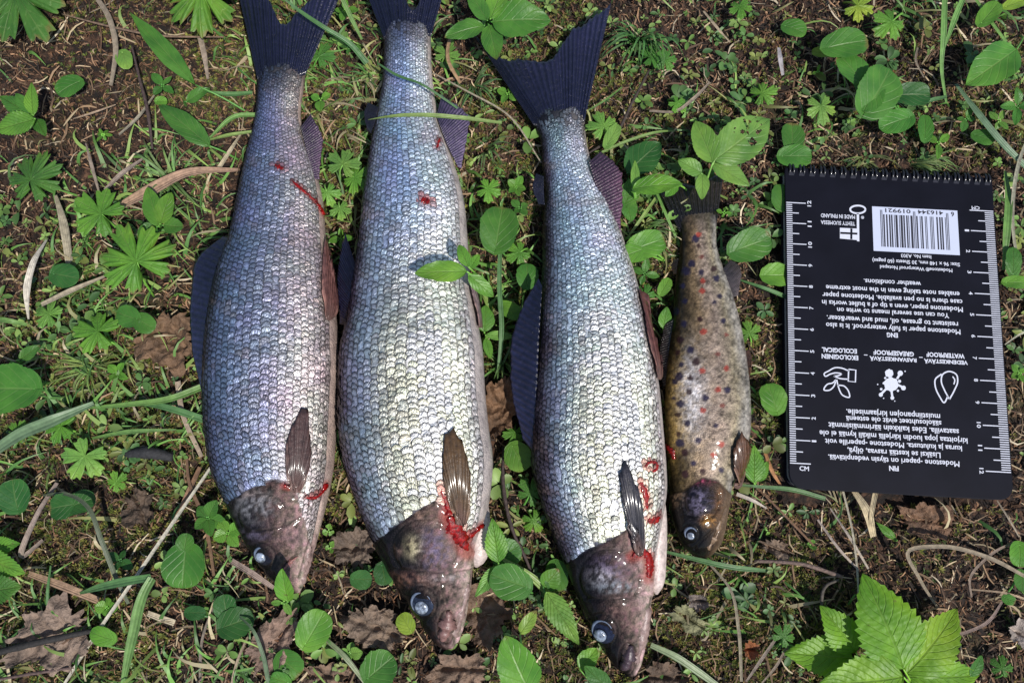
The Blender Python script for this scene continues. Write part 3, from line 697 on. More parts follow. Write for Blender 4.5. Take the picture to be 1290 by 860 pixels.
RT = [(0, .55), (.12, .55), (.3, .60), (.6, .60), (.78, .62), (.88, .68), (.95, .75), (1, .8)]
def make_whitefish(spec):
    f = Fish(spec['name'], spec['label'], 'fish', spec['st'], RT, group='three silver whitefish laid side by side')
    bd = spec['bound']
    def headness(px, py): return sm((py-np.interp(px, [b[0] for b in bd], [b[1] for b in bd]))/4+.5)
    def displace(px, py):
        d = 0*px; hd = headness(px, py)
        for g, dep, w in spec['grooves']: d = d-dep*np.exp(-(seg_dist(px, py, g)/w)**2)
        for x, y, rx, ry, hh in spec['bulges']: d = d+.5*hh*blob(px, py, x, y, rx, ry, 0, 3)
        d = d+hd*(.75+.25*(fbm(px/9, py/9, 3, 21)-.5)*2)+.12*(fbm(px/3, py/3, 2, 4)-.5)*hd
        return d
    def colour(px, py, cph, u):
        n = (fbm(px/22, py/30, 4, spec['seed'])-.5)[..., None]*.9
        t = -cph*-1.0+0*px
        body = lerp_cols(t+n[..., 0]*.12, spec['skin'])*(.10+.90*sm((u-.0)/.11))[..., None]
        mo = (fbm(px/4.5, py/4.5, 4, spec['seed']+31)-.5)[..., None]; head = lerp_cols(t+n[..., 0]*.22-.06, spec['headc'])*np.clip(1+n*1.1+mo*2.2, .2, 3)*(1+mo*np.array((.6, -.2, .5)))
        for x, y, rx, ry, c, k in spec['patch']:
            b = (blob(px, py, x, y, rx, ry)*k*.8*np.clip((fbm(px/4, py/4, 4, 8)-.36)*4, .1, 1.2))[..., None]; b = np.clip(b, 0, 1); head = head*(1-b)+np.array(c)*b
        rd = (1-np.abs(2*fbm(px/6, py/9, 3, spec['seed']+50)-1)*3.2).clip(0, 1)[..., None]**3; head = head+rd*np.array((.11, .075, .062))*sm((t[..., None]+.35)*1.6)
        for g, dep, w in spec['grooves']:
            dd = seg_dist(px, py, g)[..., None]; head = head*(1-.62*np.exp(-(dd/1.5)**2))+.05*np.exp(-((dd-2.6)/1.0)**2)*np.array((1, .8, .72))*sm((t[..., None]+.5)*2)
        for pts, w in spec['blood']:
            d = seg_dist(px, py, pts)-np.mean(w)*.5; k = (1-sm(d/(3+np.mean(w)*.5)))[..., None]*.6; head = head*(1-k)+np.array((.30, .04, .03))*k; body = body*(1-k)+np.array((.34, .06, .05))*k
        h = headness(px, py)[..., None]
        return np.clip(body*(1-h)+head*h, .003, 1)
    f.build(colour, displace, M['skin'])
    def sc_col(px, py, cph, u):
        n = fbm(px/30, py/40, 3, spec['seed']+3)-.5
        c = lerp_cols(cph+n*.25, spec['scalec'])
        vio = (fbm(px/26+40, py/34, 3, 91)-.5)[:, None]; c = c*(1+vio*np.array((.22, -.10, .15)))
        warm = np.clip((fbm(px/16, py/16, 3, spec['seed']+9)-.60)*5, 0, 1)[:, None]
        c = c*(1-warm*.35)+np.array((.34, .22, .16))*warm*.35
        if spec['seed'] != 11:
            k = (sm((u-.25)/.35)*sm((cph+.75)/.6))[:, None]; c = c*np.array((.92, .98, 1.10))*(1-k)+(c.mean(1, keepdims=True)*np.array((1.20, 1.20, .96)))*k; b2 = sm((cph-.62)/.25)[:, None]; c = c*(1-b2)+np.array((.66, .60, .58))*b2  # cream headwards, bluer tailwards: iridescence, plus some of the illumination put into the colour
        for pts, w in spec['blood']:
            d = seg_dist(px, py, pts)-np.mean(w)*.5; k = (1-sm(d/(3+np.mean(w)*.45)))[:, None]*.75; c = c*(1-k)+np.array((.36, .07, .06))*k
        return c
    S0 = spec['st'][0]
    def allowed(px, py):
        ok = py < np.interp(px, [b[0] for b in bd], [b[1] for b in bd])+2
        ok = ok & (rng.uniform(0, 1, len(px)) < np.clip((seg_dist(px, py, [tuple(S0[:2]), tuple(S0[2:])])-1)/34, .06, 1))
        ed = np.interp(px, [b[0] for b in bd], [b[1] for b in bd])-py; ok = ok & (rng.uniform(0, 1, len(px)) < np.clip(.35+ed/9, 0, 1))
        return ok & (seg_dist(px, py, [tuple(q) for q in spec['pect_mid']]) > 3)
    spec_gain[0] = spec.get('gain', 1.15)
    scales(f, spec['ncol'], math.pi+.18, spec['phi_belly'], .0, spec['row'], allowed, sc_col)
    for a in spec['fins']: fin(f, **a)
    eye(f, *spec['eye'])
    for pts, w in spec['blood']: ribbon_on(f, 'blood_stain', M['blood'], pts, w)
    for nm, pts, w, c in spec['lumps']: ribbon_on(f, nm, M['mouth'], pts, w, c, .0002, .6)
    if 'flap' in spec:
        pts, r, z = spec['flap']; P = catmull(np.array([[*p, 0] for p in pts], float), 18)
        W = at(P[:, 0], P[:, 1], np.interp(np.linspace(0, 1, 18), [0, 1], z)/1000)
        rr = np.interp(np.linspace(0, 1, 18), [0, .6, .86, .96, 1], [r*.8, r, r*.86, r*.5, r*.12])/2750
        me = tube_mesh('throat', W-f.loc, rr, 16); o = link('throat', me, M['mouth'], f.root, (.50, .41, .38))
    return f
BLUEFIN = (.006, .0075, .026); BROWNFIN = (.07, .038, .034)
SKIN = [(-1, (.008, .008, .012)), (-.8, (.014, .014, .02)), (-.4, (.08, .09, .13)), (.2, (.30, .30, .34)), (.7, (.50, .45, .44)), (1, (.48, .42, .39))]
HEADC = [(-1, (.003, .003, .004)), (-.40, (.004, .003, .004)), (-.12, (.020, .012, .011)), (.2, (.095, .062, .055)), (.5, (.21, .15, .13)), (.8, (.36, .28, .245)), (1, (.36, .28, .23))]

fish1 = make_whitefish(dict(name='whitefish', label='leftmost silver fish, blue flanked, with its dark tail at the top edge', seed=11,
    st=[(324, 72, 388, 72), (325, 100, 384, 100), (322, 150, 379, 150), (311, 200, 394, 200), (301, 250, 406, 250), (291, 300, 410, 300), (276, 345, 416, 345), (266, 400, 423, 400), (261, 450, 426, 450), (260, 500, 425, 500), (263, 550, 422, 550), (272, 595, 419, 590), (288, 632, 412, 628), (303, 664, 404, 660), (318, 692, 396, 690), (333, 715, 389, 712), (348, 731, 384, 728), (362, 740, 380, 738), (371, 745, 376, 744)],
    bound=[(250, 655), (290, 632), (310, 617), (345, 603), (362, 608), (372, 614), (395, 700), (440, 700)], pect_mid=[(366, 610), (372, 560), (382, 515)],
    grooves=[(ring(331, 648, 30, 26, 150, 400), .7, 2.2), ([(307, 672), (330, 668), (360, 662), (378, 650)], .5, 2), (ring(331, 700, 17, 17), .6, 3), ([(404, 628), (398, 670), (384, 722)], .8, 2.0), ([(356, 714), (366, 703), (374, 697)], .9, 1.8), ([(393, 632), (388, 680), (376, 726)], .4, 1.6)],
    bulges=[(331, 648, 22, 18, .9), (350, 680, 20, 24, .5)],
    skin=SKIN[:4]+[(.6, (.52, .42, .42)), (1, (.50, .38, .33))], headc=HEADC,
    patch=[(323, 636, 18, 14, (.48, .48, .52), .8), (322, 671, 14, 8, (.28, .24, .36), .5), (394, 655, 5, 16, (.75, .60, .34), .7), (312, 621, 18, 5, (.36, .28, .26), .6), (364, 668, 22, 22, (.24, .15, .17), .5)],
    scalec=[(-1, (.03, .03, .05)), (-.85, (.09, .09, .15)), (-.68, (.19, .24, .40)), (-.45, (.28, .35, .55)), (0, (.39, .43, .59)), (.3, (.58, .54, .61)), (.6, (.74, .64, .64)), (1, (.68, .58, .54))],
    gain=1.12, ncol=26, phi_belly=.46, row=.041,
    fins=[dict(name='tail_fin', base=[(324, 100), (340, 100), (357, 100), (372, 98), (385, 94)], outer=[(292, -42), (318, -30), (341, 2), (357, 29), (376, 12), (402, -12), (438, -26)], ragk=.5, zb=[7.5, 8, 7.5], zo=[9, 9, 12], col=BLUEFIN, rays=18, depth=20),
          dict(name='dorsal_fin', base=[(291, 300), (280, 345), (272, 400), (266, 450), (263, 500)], ragk=.5, outer=[(280, 297), (248, 324), (239, 376), (240, 430), (254, 496)], zb=[19, 20, 20], zo=[17, 16, 17], col=(.008, .011, .036), rays=12),
          dict(name='anal_fin', base=[(379, 160), (386, 190), (396, 226)], outer=[(392, 142), (404, 160), (403, 226)], zb=[11, 13], zo=[10, 12], col=(.055, .035, .07), rays=9),
          dict(name='pelvic_fin', base=[(407, 403), (412, 405), (416, 402)], outer=[(402, 370), (403, 330), (407, 299), (416, 318), (423, 355), (421, 388)], zb=[24, 20], zo=[24, 17], col=(.16, .07, .06), rays=7, drape=True),
          dict(name='pectoral_fin', base=[(366, 616), (372, 619), (378, 616)], outer=[(360, 595), (360, 560), (369, 528), (383, 508), (391, 540), (392, 575), (384, 604)], zb=[30, 30], zo=[30, 30], col=BROWNFIN, rays=9, drape=True)],
    eye=(331, 700, 12, 13.5, 328, 702, 6.4, (.014, .014, .024)),
    blood=[([(368, 229), (384, 243), (396, 254)], [2, 3.5, 3]), ([(396, 254), (402, 262), (409, 272)], [3, 4, 1.5]), ([(385, 626), (396, 626), (405, 618), (411, 609)], [3, 4, 4, 5]), ([(347, 209), (352, 212), (357, 214)], [4, 6, 3]), ([(358, 611), (364, 613)], [4, 3])],
    lumps=[('lip', [(357, 717), (366, 707), (376, 700)], [3, 5, 3], (.24, .10, .09)), ('jaw', [(382, 735), (389, 705), (397, 672)], [6, 9, 4], (.26, .18, .165))]))

fish2 = make_whitefish(dict(name='whitefish', label='widest silver fish, second from left, with bright white scales and red gills', seed=23,
    st=[(483, 10, 545, 8), (484, 50, 543, 48), (483, 100, 545, 100), (474, 150, 553, 150), (466, 200, 570, 200), (459, 250, 584, 250), (454, 300, 589, 300), (448, 345, 592, 345), (440, 400, 601, 400), (431, 440, 608, 440), (429, 490, 611, 490), (430, 540, 616, 540), (436, 580, 621, 578), (446, 615, 619, 612), (460, 652, 613, 648), (473, 684, 603, 680), (489, 714, 596, 710), (507, 746, 592, 742), (524, 772, 587, 770), (539, 795, 581, 793), (550, 808, 576, 806), (559, 815, 569, 814)],
    bound=[(430, 720), (458, 700), (473, 682), (500, 660), (528, 640), (550, 628), (560, 640), (572, 648), (600, 700), (640, 700)], pect_mid=[(568, 640), (568, 590), (568, 540)],
    grooves=[(ring(536, 690, 41, 36, 140, 395), .9, 2.2), ([(500, 716), (530, 719), (566, 722), (592, 716)], .6, 2), (ring(531, 760, 20, 22), .7, 3), ([(594, 716), (588, 755), (572, 808)], .8, 1.8), (ring(563, 789, 10, 21), .9, 1.8), ([(515, 735), (545, 730), (580, 740)], .4, 2)],
    bulges=[(536, 692, 32, 28, 1.1), (550, 745, 26, 22, .5), (563, 789, 8, 18, .7)],
    skin=SKIN, headc=HEADC,
    patch=[(523, 688, 10, 13, (.62, .55, .28), .85), (545, 690, 22, 22, (.20, .17, .32), .6), (520, 728, 24, 8, (.34, .17, .12), .6), (562, 727, 22, 5, (.50, .44, .46), .5), (588, 690, 14, 26, (.50, .36, .30), .6), (540, 650, 28, 9, (.32, .20, .15), .6), (502, 692, 5, 6, (.35, .22, .18), .6), (560, 795, 9, 18, (.19, .11, .10), .8)],
    scalec=[(-1, (.04, .03, .04)), (-.85, (.14, .12, .15)), (-.70, (.34, .36, .38)), (-.5, (.36, .42, .52)), (-.1, (.42, .50, .66)), (.2, (.66, .68, .70)), (.5, (.82, .80, .74)), (1, (.78, .74, .68))],
    gain=1.58, ncol=25, phi_belly=.60, row=.042,
    fins=[dict(name='tail_fin', base=[(484, 50), (500, 46), (512, 44), (528, 44), (543, 46)], outer=[(440, -62), (462, -50), (500, -22), (521, 12), (538, -20), (562, -50), (575, -64)], ragk=.5, zb=[7.5, 8, 7.5], zo=[10, 10], col=BLUEFIN, rays=18, depth=20),
          dict(name='adipose_fin', base=[(477, 135), (473, 152), (467, 168)], outer=[(462, 128), (458, 140), (462, 166)], zb=[12, 13], zo=[11, 11], col=(.012, .012, .025), rays=3),
          dict(name='dorsal_fin', base=[(450, 340), (444, 375), (437, 410)], outer=[(433, 288), (425, 330), (427, 408)], zb=[20, 21], zo=[17, 17], col=BLUEFIN, rays=8),
          dict(name='anal_fin', base=[(550, 146), (562, 180), (577, 210)], outer=[(557, 116), (588, 140), (582, 212)], zb=[13, 15], zo=[11, 14], col=(.07, .06, .12), rays=10),
          dict(name='pelvic_fin', base=[(599, 413), (602, 414), (605, 411)], outer=[(593, 385), (589, 348), (594, 338), (601, 360), (606, 392)], zb=[20, 17], zo=[18, 15], col=(.26, .18, .19), rays=5, drape=True),
          dict(name='pectoral_fin', base=[(573, 658), (579, 661), (585, 657)], outer=[(562, 625), (553, 575), (558, 540), (566, 527), (579, 548), (590, 590), (590, 635)], zb=[30, 30], zo=[30, 30], col=(.085, .046, .018), rays=10, drape=True)],
    eye=(531, 760, 14.5, 17.5, 531, 765, 8, (.03, .04, .07)),
    blood=[([(550, 188), (553, 176)], [3, 3]), ([(531, 252), (536, 254), (541, 255)], [7, 11, 7]), ([(556, 617), (562, 632), (567, 648)], [5, 8, 12]), ([(566, 650), (574, 666), (582, 680), (588, 692)], [14, 20, 16, 8]), ([(590, 676), (603, 664), (610, 660)], [6, 7, 3])],
    lumps=[('maxilla', [(566, 768), (563, 788), (556, 806)], [9, 17, 8], (.20, .11, .10)), ('jaw', [(590, 735), (584, 765), (573, 802)], [5, 10, 8], (.26, .18, .165))],
    flap=([(598, 610), (603, 650), (603, 688), (600, 714)], 14, (17, 13))))

fish3 = make_whitefish(dict(name='whitefish', label='third silver fish from left, lowest snout, its spread forked tail fully in view', seed=37,
    st=[(670, 132, 739, 128), (671, 150, 737, 148), (681, 175, 738, 172), (684, 205, 744, 202), (687, 245, 764, 243), (685, 290, 781, 290), (684, 345, 799, 345), (681, 400, 813, 400), (678, 450, 824, 450), (675, 500, 831, 500), (672, 545, 835, 545), (671, 585, 838, 582), (680, 622, 839, 618), (692, 658, 834, 652), (706, 694, 828, 688), (720, 728, 822, 722), (733, 762, 819, 757), (747, 792, 815, 788), (763, 820, 810, 817), (778, 839, 805, 836), (789, 850, 800, 847)],
    bound=[(660, 740), (708, 712), (722, 704), (742, 690), (765, 680), (785, 668), (795, 660), (800, 690), (812, 690), (840, 745), (870, 745)], pect_mid=[(797, 670), (792, 630), (784, 580)],
    grooves=[(ring(768, 728, 38, 36, 140, 395), .9, 2.2), ([(738, 752), (765, 756), (795, 752), (812, 742)], .6, 2), (ring(759, 795, 19, 22), .7, 3), ([(819, 752), (814, 795), (800, 842)], .8, 1.8), (ring(791, 829, 10, 20), .9, 1.8)],
    bulges=[(768, 728, 30, 28, 1.1), (785, 775, 20, 20, .5), (791, 829, 8, 17, .7)],
    skin=SKIN, headc=HEADC,
    patch=[(760, 725, 14, 10, (.45, .45, .50), .8), (775, 738, 18, 6, (.42, .50, .58), .7), (770, 712, 20, 16, (.20, .15, .26), .5), (775, 765, 14, 20, (.26, .16, .14), .5), (790, 690, 22, 8, (.34, .24, .22), .5), (808, 740, 8, 40, (.42, .32, .30), .5), (790, 828, 8, 16, (.06, .04, .05), .8)],
    scalec=[(-1, (.04, .03, .04)), (-.85, (.12, .10, .13)), (-.70, (.30, .33, .38)), (-.5, (.42, .50, .54)), (-.1, (.50, .58, .62)), (.2, (.70, .73, .70)), (.5, (.80, .80, .76)), (1, (.74, .72, .72))],
    gain=1.58, ncol=27, phi_belly=.56, row=.041,
    fins=[dict(name='tail_fin', base=[(672, 158), (686, 160), (704, 160), (722, 158), (736, 154)], outer=[(592, 37), (614, 60), (650, 71), (696, 71), (713, 44), (740, 17), (771, 0)], ragk=.5, zb=[7.5, 8, 7.5], zo=[10, 10], col=BLUEFIN, rays=22, depth=22),
          dict(name='adipose_fin', base=[(685, 222), (685, 240), (686, 258)], outer=[(674, 218), (669, 236), (678, 258)], zb=[12, 13], zo=[11, 11], col=(.015, .017, .04), rays=3),
          dict(name='dorsal_fin', base=[(683, 360), (679, 430), (676, 500), (674, 572)], ragk=.5, outer=[(678, 350), (652, 396), (641, 470), (657, 552)], zb=[19, 21, 21], zo=[18, 17, 18], col=(.008, .011, .036), rays=13, label='large glossy blue dorsal fin folded along the back'),
          dict(name='anal_fin', base=[(742, 204), (754, 245), (776, 290)], outer=[(757, 190), (780, 208), (783, 292)], zb=[13, 15], zo=[11, 14], col=(.06, .03, .06), rays=11),
          dict(name='pelvic_fin', base=[(824, 478), (827, 479), (829, 476)], outer=[(815, 440), (806, 390), (804, 358), (810, 360), (820, 405), (828, 450)], zb=[18, 15], zo=[17, 14], col=(.13, .05, .045), rays=5, drape=True),
          dict(name='pectoral_fin', base=[(799, 697), (803, 699), (807, 696)], outer=[(789, 655), (778, 605), (779, 575), (784, 564), (797, 592), (807, 632), (810, 672)], zb=[28, 28], zo=[28, 28], col=(.028, .026, .035), rays=9, drape=True)],
    eye=(759, 795, 14.5, 17, 756, 800, 7.5, (.02, .026, .055)),
    blood=[([(811, 588), (817, 582), (824, 583), (826, 590), (820, 594)], [3, 4, 4, 4, 3]), ([(806, 607), (812, 622), (814, 640)], [5, 8, 6]), ([(815, 655), (822, 655), (829, 650)], [5, 9, 4]), ([(797, 700), (806, 694), (816, 700), (818, 714), (816, 727)], [7, 12, 10, 10, 6])],
    lumps=[('maxilla', [(795, 812), (792, 829), (784, 843)], [7, 15, 7], (.055, .035, .045)), ('jaw', [(818, 765), (812, 800), (801, 836)], [5, 11, 8], (.26, .18, .165))],
    flap=([(822, 600), (827, 650), (826, 700), (827, 748)], 13, (15, 9))))

# ------------------------------------------------------------------ the trout
def make_trout():
    f = Fish('trout', 'small brown trout with red and dark spots beside the notepad', 'fish',
        [(852, 268, 906, 262), (856, 292, 902, 290), (856, 320, 905, 320), (851, 352, 915, 350), (847, 400, 930, 400), (841, 450, 939, 450), (838, 500, 944, 500), (838, 550, 943, 550), (841, 585, 934, 582), (843, 615, 922, 612), (846, 645, 915, 642), (854, 672, 910, 670), (864, 690, 903, 688), (874, 698, 895, 697), (880, 702, 888, 702)],
        [(0, .5), (.3, .58), (.75, .62), (.9, .8), (1, .9)], nu=380, nphi=190)
    cx = lambda x, y: (580+x/2.932, 290+y/2.932)
    red = [(890, 98), (895, 187), (893, 223), (898, 375), (950, 455), (983, 510), (950, 588), (895, 665), (983, 385), (935, 830), (963, 790), (893, 518), (968, 648), (880, 15)]
    dark = [(880, 58), (855, 122), (835, 150), (937, 142), (945, 178), (957, 243), (885, 328), (970, 335), (850, 442), (870, 485), (815, 495), (825, 345), (812, 405), (830, 262), (820, 205), (845, 595), (905, 618), (812, 640), (803, 680), (838, 712), (943, 722), (805, 752), (812, 785), (878, 775), (828, 820), (965, 885), (862, 860), (895, 890), (938, 264), (808, 540), (850, 545), (985, 590), (795, 300), (803, 450), (792, 560), (788, 620), (830, 900), (868, 30), (890, 155)]
    red = [cx(*p) for p in red]; dark = [cx(*p) for p in dark]
    def headness(px, py): return sm((py-np.interp(px, [840, 862, 885, 905, 920], [625, 618, 602, 606, 622]))/4+.5)
    def colour(px, py, cph, u):
        n = fbm(px/12, py/18, 4, 3)-.5
        t = cph+n*.35
        base = lerp_cols(t, [(-1, (.006, .005, .004)), (-.8, (.015, .012, .007)), (-.62, (.05, .036, .018)), (-.35, (.21, .145, .08)), (.1, (.31, .24, .19)), (.5, (.25, .21, .14)), (.8, (.29, .27, .24)), (1, (.26, .23, .20))])
        gold = np.clip(blob(px, py, 852, 510, 16, 60)*1.1*(.3+1.3*fbm(px/4, py/4, 2, 6)), 0, .8)[..., None]; gold = gold*.85; base = base*(1-gold)+np.array((.46, .30, .07))*gold
        sil = np.clip(blob(px, py, 872, 500, 16, 50)*.8*(.3+1.2*fbm(px/3, py/3, 2, 5)), 0, .8)[..., None]; base = base*(1-sil)+np.array((.66, .64, .66))*sil
        tail = sm((300-py)/30)[..., None]; base = base*(1-tail*.75)+np.array((.05, .045, .05))*tail*.3
        base = base*np.clip(1+(fbm(px/2.5, py/2.5, 3, 9)-.5)[..., None]*1.7+(fbm(px/9, py/9, 2, 19)-.5)[..., None]*.9, .15, 2.4)
        for i, (x, y) in enumerate(dark):
            w = (px-x)+2*(vnoise(px/2, py/2, 3)-.5); h = (py-y)+2*(vnoise(px/2, py/2, 5)-.5); r = 3.4+(i*7 % 5)*.35
            r = r*(.74+.5*((i*13 % 7)/7)); hal = np.exp(-((np.hypot(w, h)-r-1.5)/1.6)**2)[..., None]*.35; base = base*(1+hal*.7); k = (1-sm((np.hypot(w, h)-r+1.6)/3.4))[..., None]*.92; base = base*(1-k)+np.array((.020, .018, .05) if i % 3 else (.035, .015, .018))*k
        for i, (x, y) in enumerate(red):
            w = (px-x)+2.4*(vnoise(px/2, py/2, 7)-.5); h = (py-y)+2.4*(vnoise(px/2, py/2, 8)-.5); r = 2.9+(i*5 % 4)*.35
            k = (1-sm((np.hypot(w, h)-r+1)/2.2))[..., None]*.9; base = base*(1-k)+np.array((.33, .05, .035) if i % 4 else (.16, .05, .04))*k
        hd = lerp_cols(t, [(-1, (.004, .004, .004)), (-.1, (.006, .005, .005)), (.2, (.025, .016, .010)), (.55, (.08, .05, .03)), (1, (.20, .14, .095))])
        for x, y, rx, ry, c, k in [(881, 632, 12, 15, (.17, .15, .24), .8), (892, 655, 8, 7, (.45, .22, .05), .8), (905, 630, 4, 16, (.26, .12, .05), .6), (884, 605, 16, 5, (.30, .05, .10), .7), (852, 620, 9, 14, (.26, .17, .10), .7)]:
            b = np.clip(blob(px, py, x, y, rx, ry)*k*np.clip((fbm(px/3, py/3, 3, 8)-.35)*4, .1, 1.2), 0, 1)[..., None]; hd = hd*(1-b)+np.array(c)*b
        for x, y in [(886, 632), (892, 638), (873, 622)]:
            k = (1-sm((np.hypot(px-x, (py-y)*1.4)-3)/2))[..., None]; hd = hd*(1-k)+np.array((.01, .01, .02))*k
        h = headness(px, py)[..., None]; return np.clip(base*(1-h)+hd*h, .003, 1)
    def displace(px, py):
        hd = headness(px, py); d = hd*.6
        for g, dep, w in [(ring(884, 630, 22, 24, -20, 200), .6, 1.8), ([(860, 648), (885, 650), (905, 640)], .5, 1.8), (ring(870, 672, 11, 12), .5, 2), ([(913, 640), (905, 665), (892, 694)], .6, 1.6), ([(875, 690), (888, 676), (897, 668)], .6, 1.5)]:
            d = d-dep*np.exp(-(seg_dist(px, py, g)/w)**2)
        return d+.5*blob(px, py, 884, 630, 15, 15, 0, 4)+.15*(fbm(px/4, py/4, 3, 4)-.5)
    f.build(colour, displace, M['trout'])
    fin(f, 'tail_fin', [(856, 292), (867, 294), (880, 294), (892, 292), (902, 288)], [(829, 240), (845, 226), (872, 232), (893, 222), (912, 214)], [5, 5.5, 5], [6, 6], (.010, .008, .008), 14, ragk=.5)
    fin(f, 'dorsal_fin', [(850, 400), (845, 440), (842, 485)], [(836, 408), (829, 445), (834, 488)], [10, 11], [8, 9], (.02, .017, .016), 8)
    fin(f, 'adipose_fin', [(855, 325), (853, 335), (852, 345)], [(847, 328), (845, 336), (848, 346)], [8, 8], [7, 7], (.03, .02, .012), 3)
    fin(f, 'anal_fin', [(911, 338), (916, 352), (924, 374)], [(920, 327), (930, 330), (931, 372)], [8, 9], [7, 8], (.06, .055, .06), 7)
    fin(f, 'pelvic_fin', [(940, 478), (941, 484), (940, 490)], [(936, 436), (944, 440), (945, 470)], [8, 8], [7, 8], (.10, .06, .035), 5)
    fin(f, 'pectoral_fin', [(925, 613), (930, 616), (935, 612)], [(920, 588), (922, 555), (931, 536), (942, 556), (942, 588)], [16, 11], [17, 11], (.095, .042, .02), 8, drape=True)
    eye(f, 870.5, 672, 8.5, 9.5, 870, 675, 4.5, (.01, .01, .02))
    ribbon_on(f, 'jaw', M['mouth'], [(908, 655), (902, 675), (892, 692)], [4, 6, 4], (.20, .13, .08), .0002, .6)
    ribbon_on(f, 'blood_stain', M['blood'], [(838, 560), (846, 567), (850, 578)], [3, 6, 3])
make_trout()

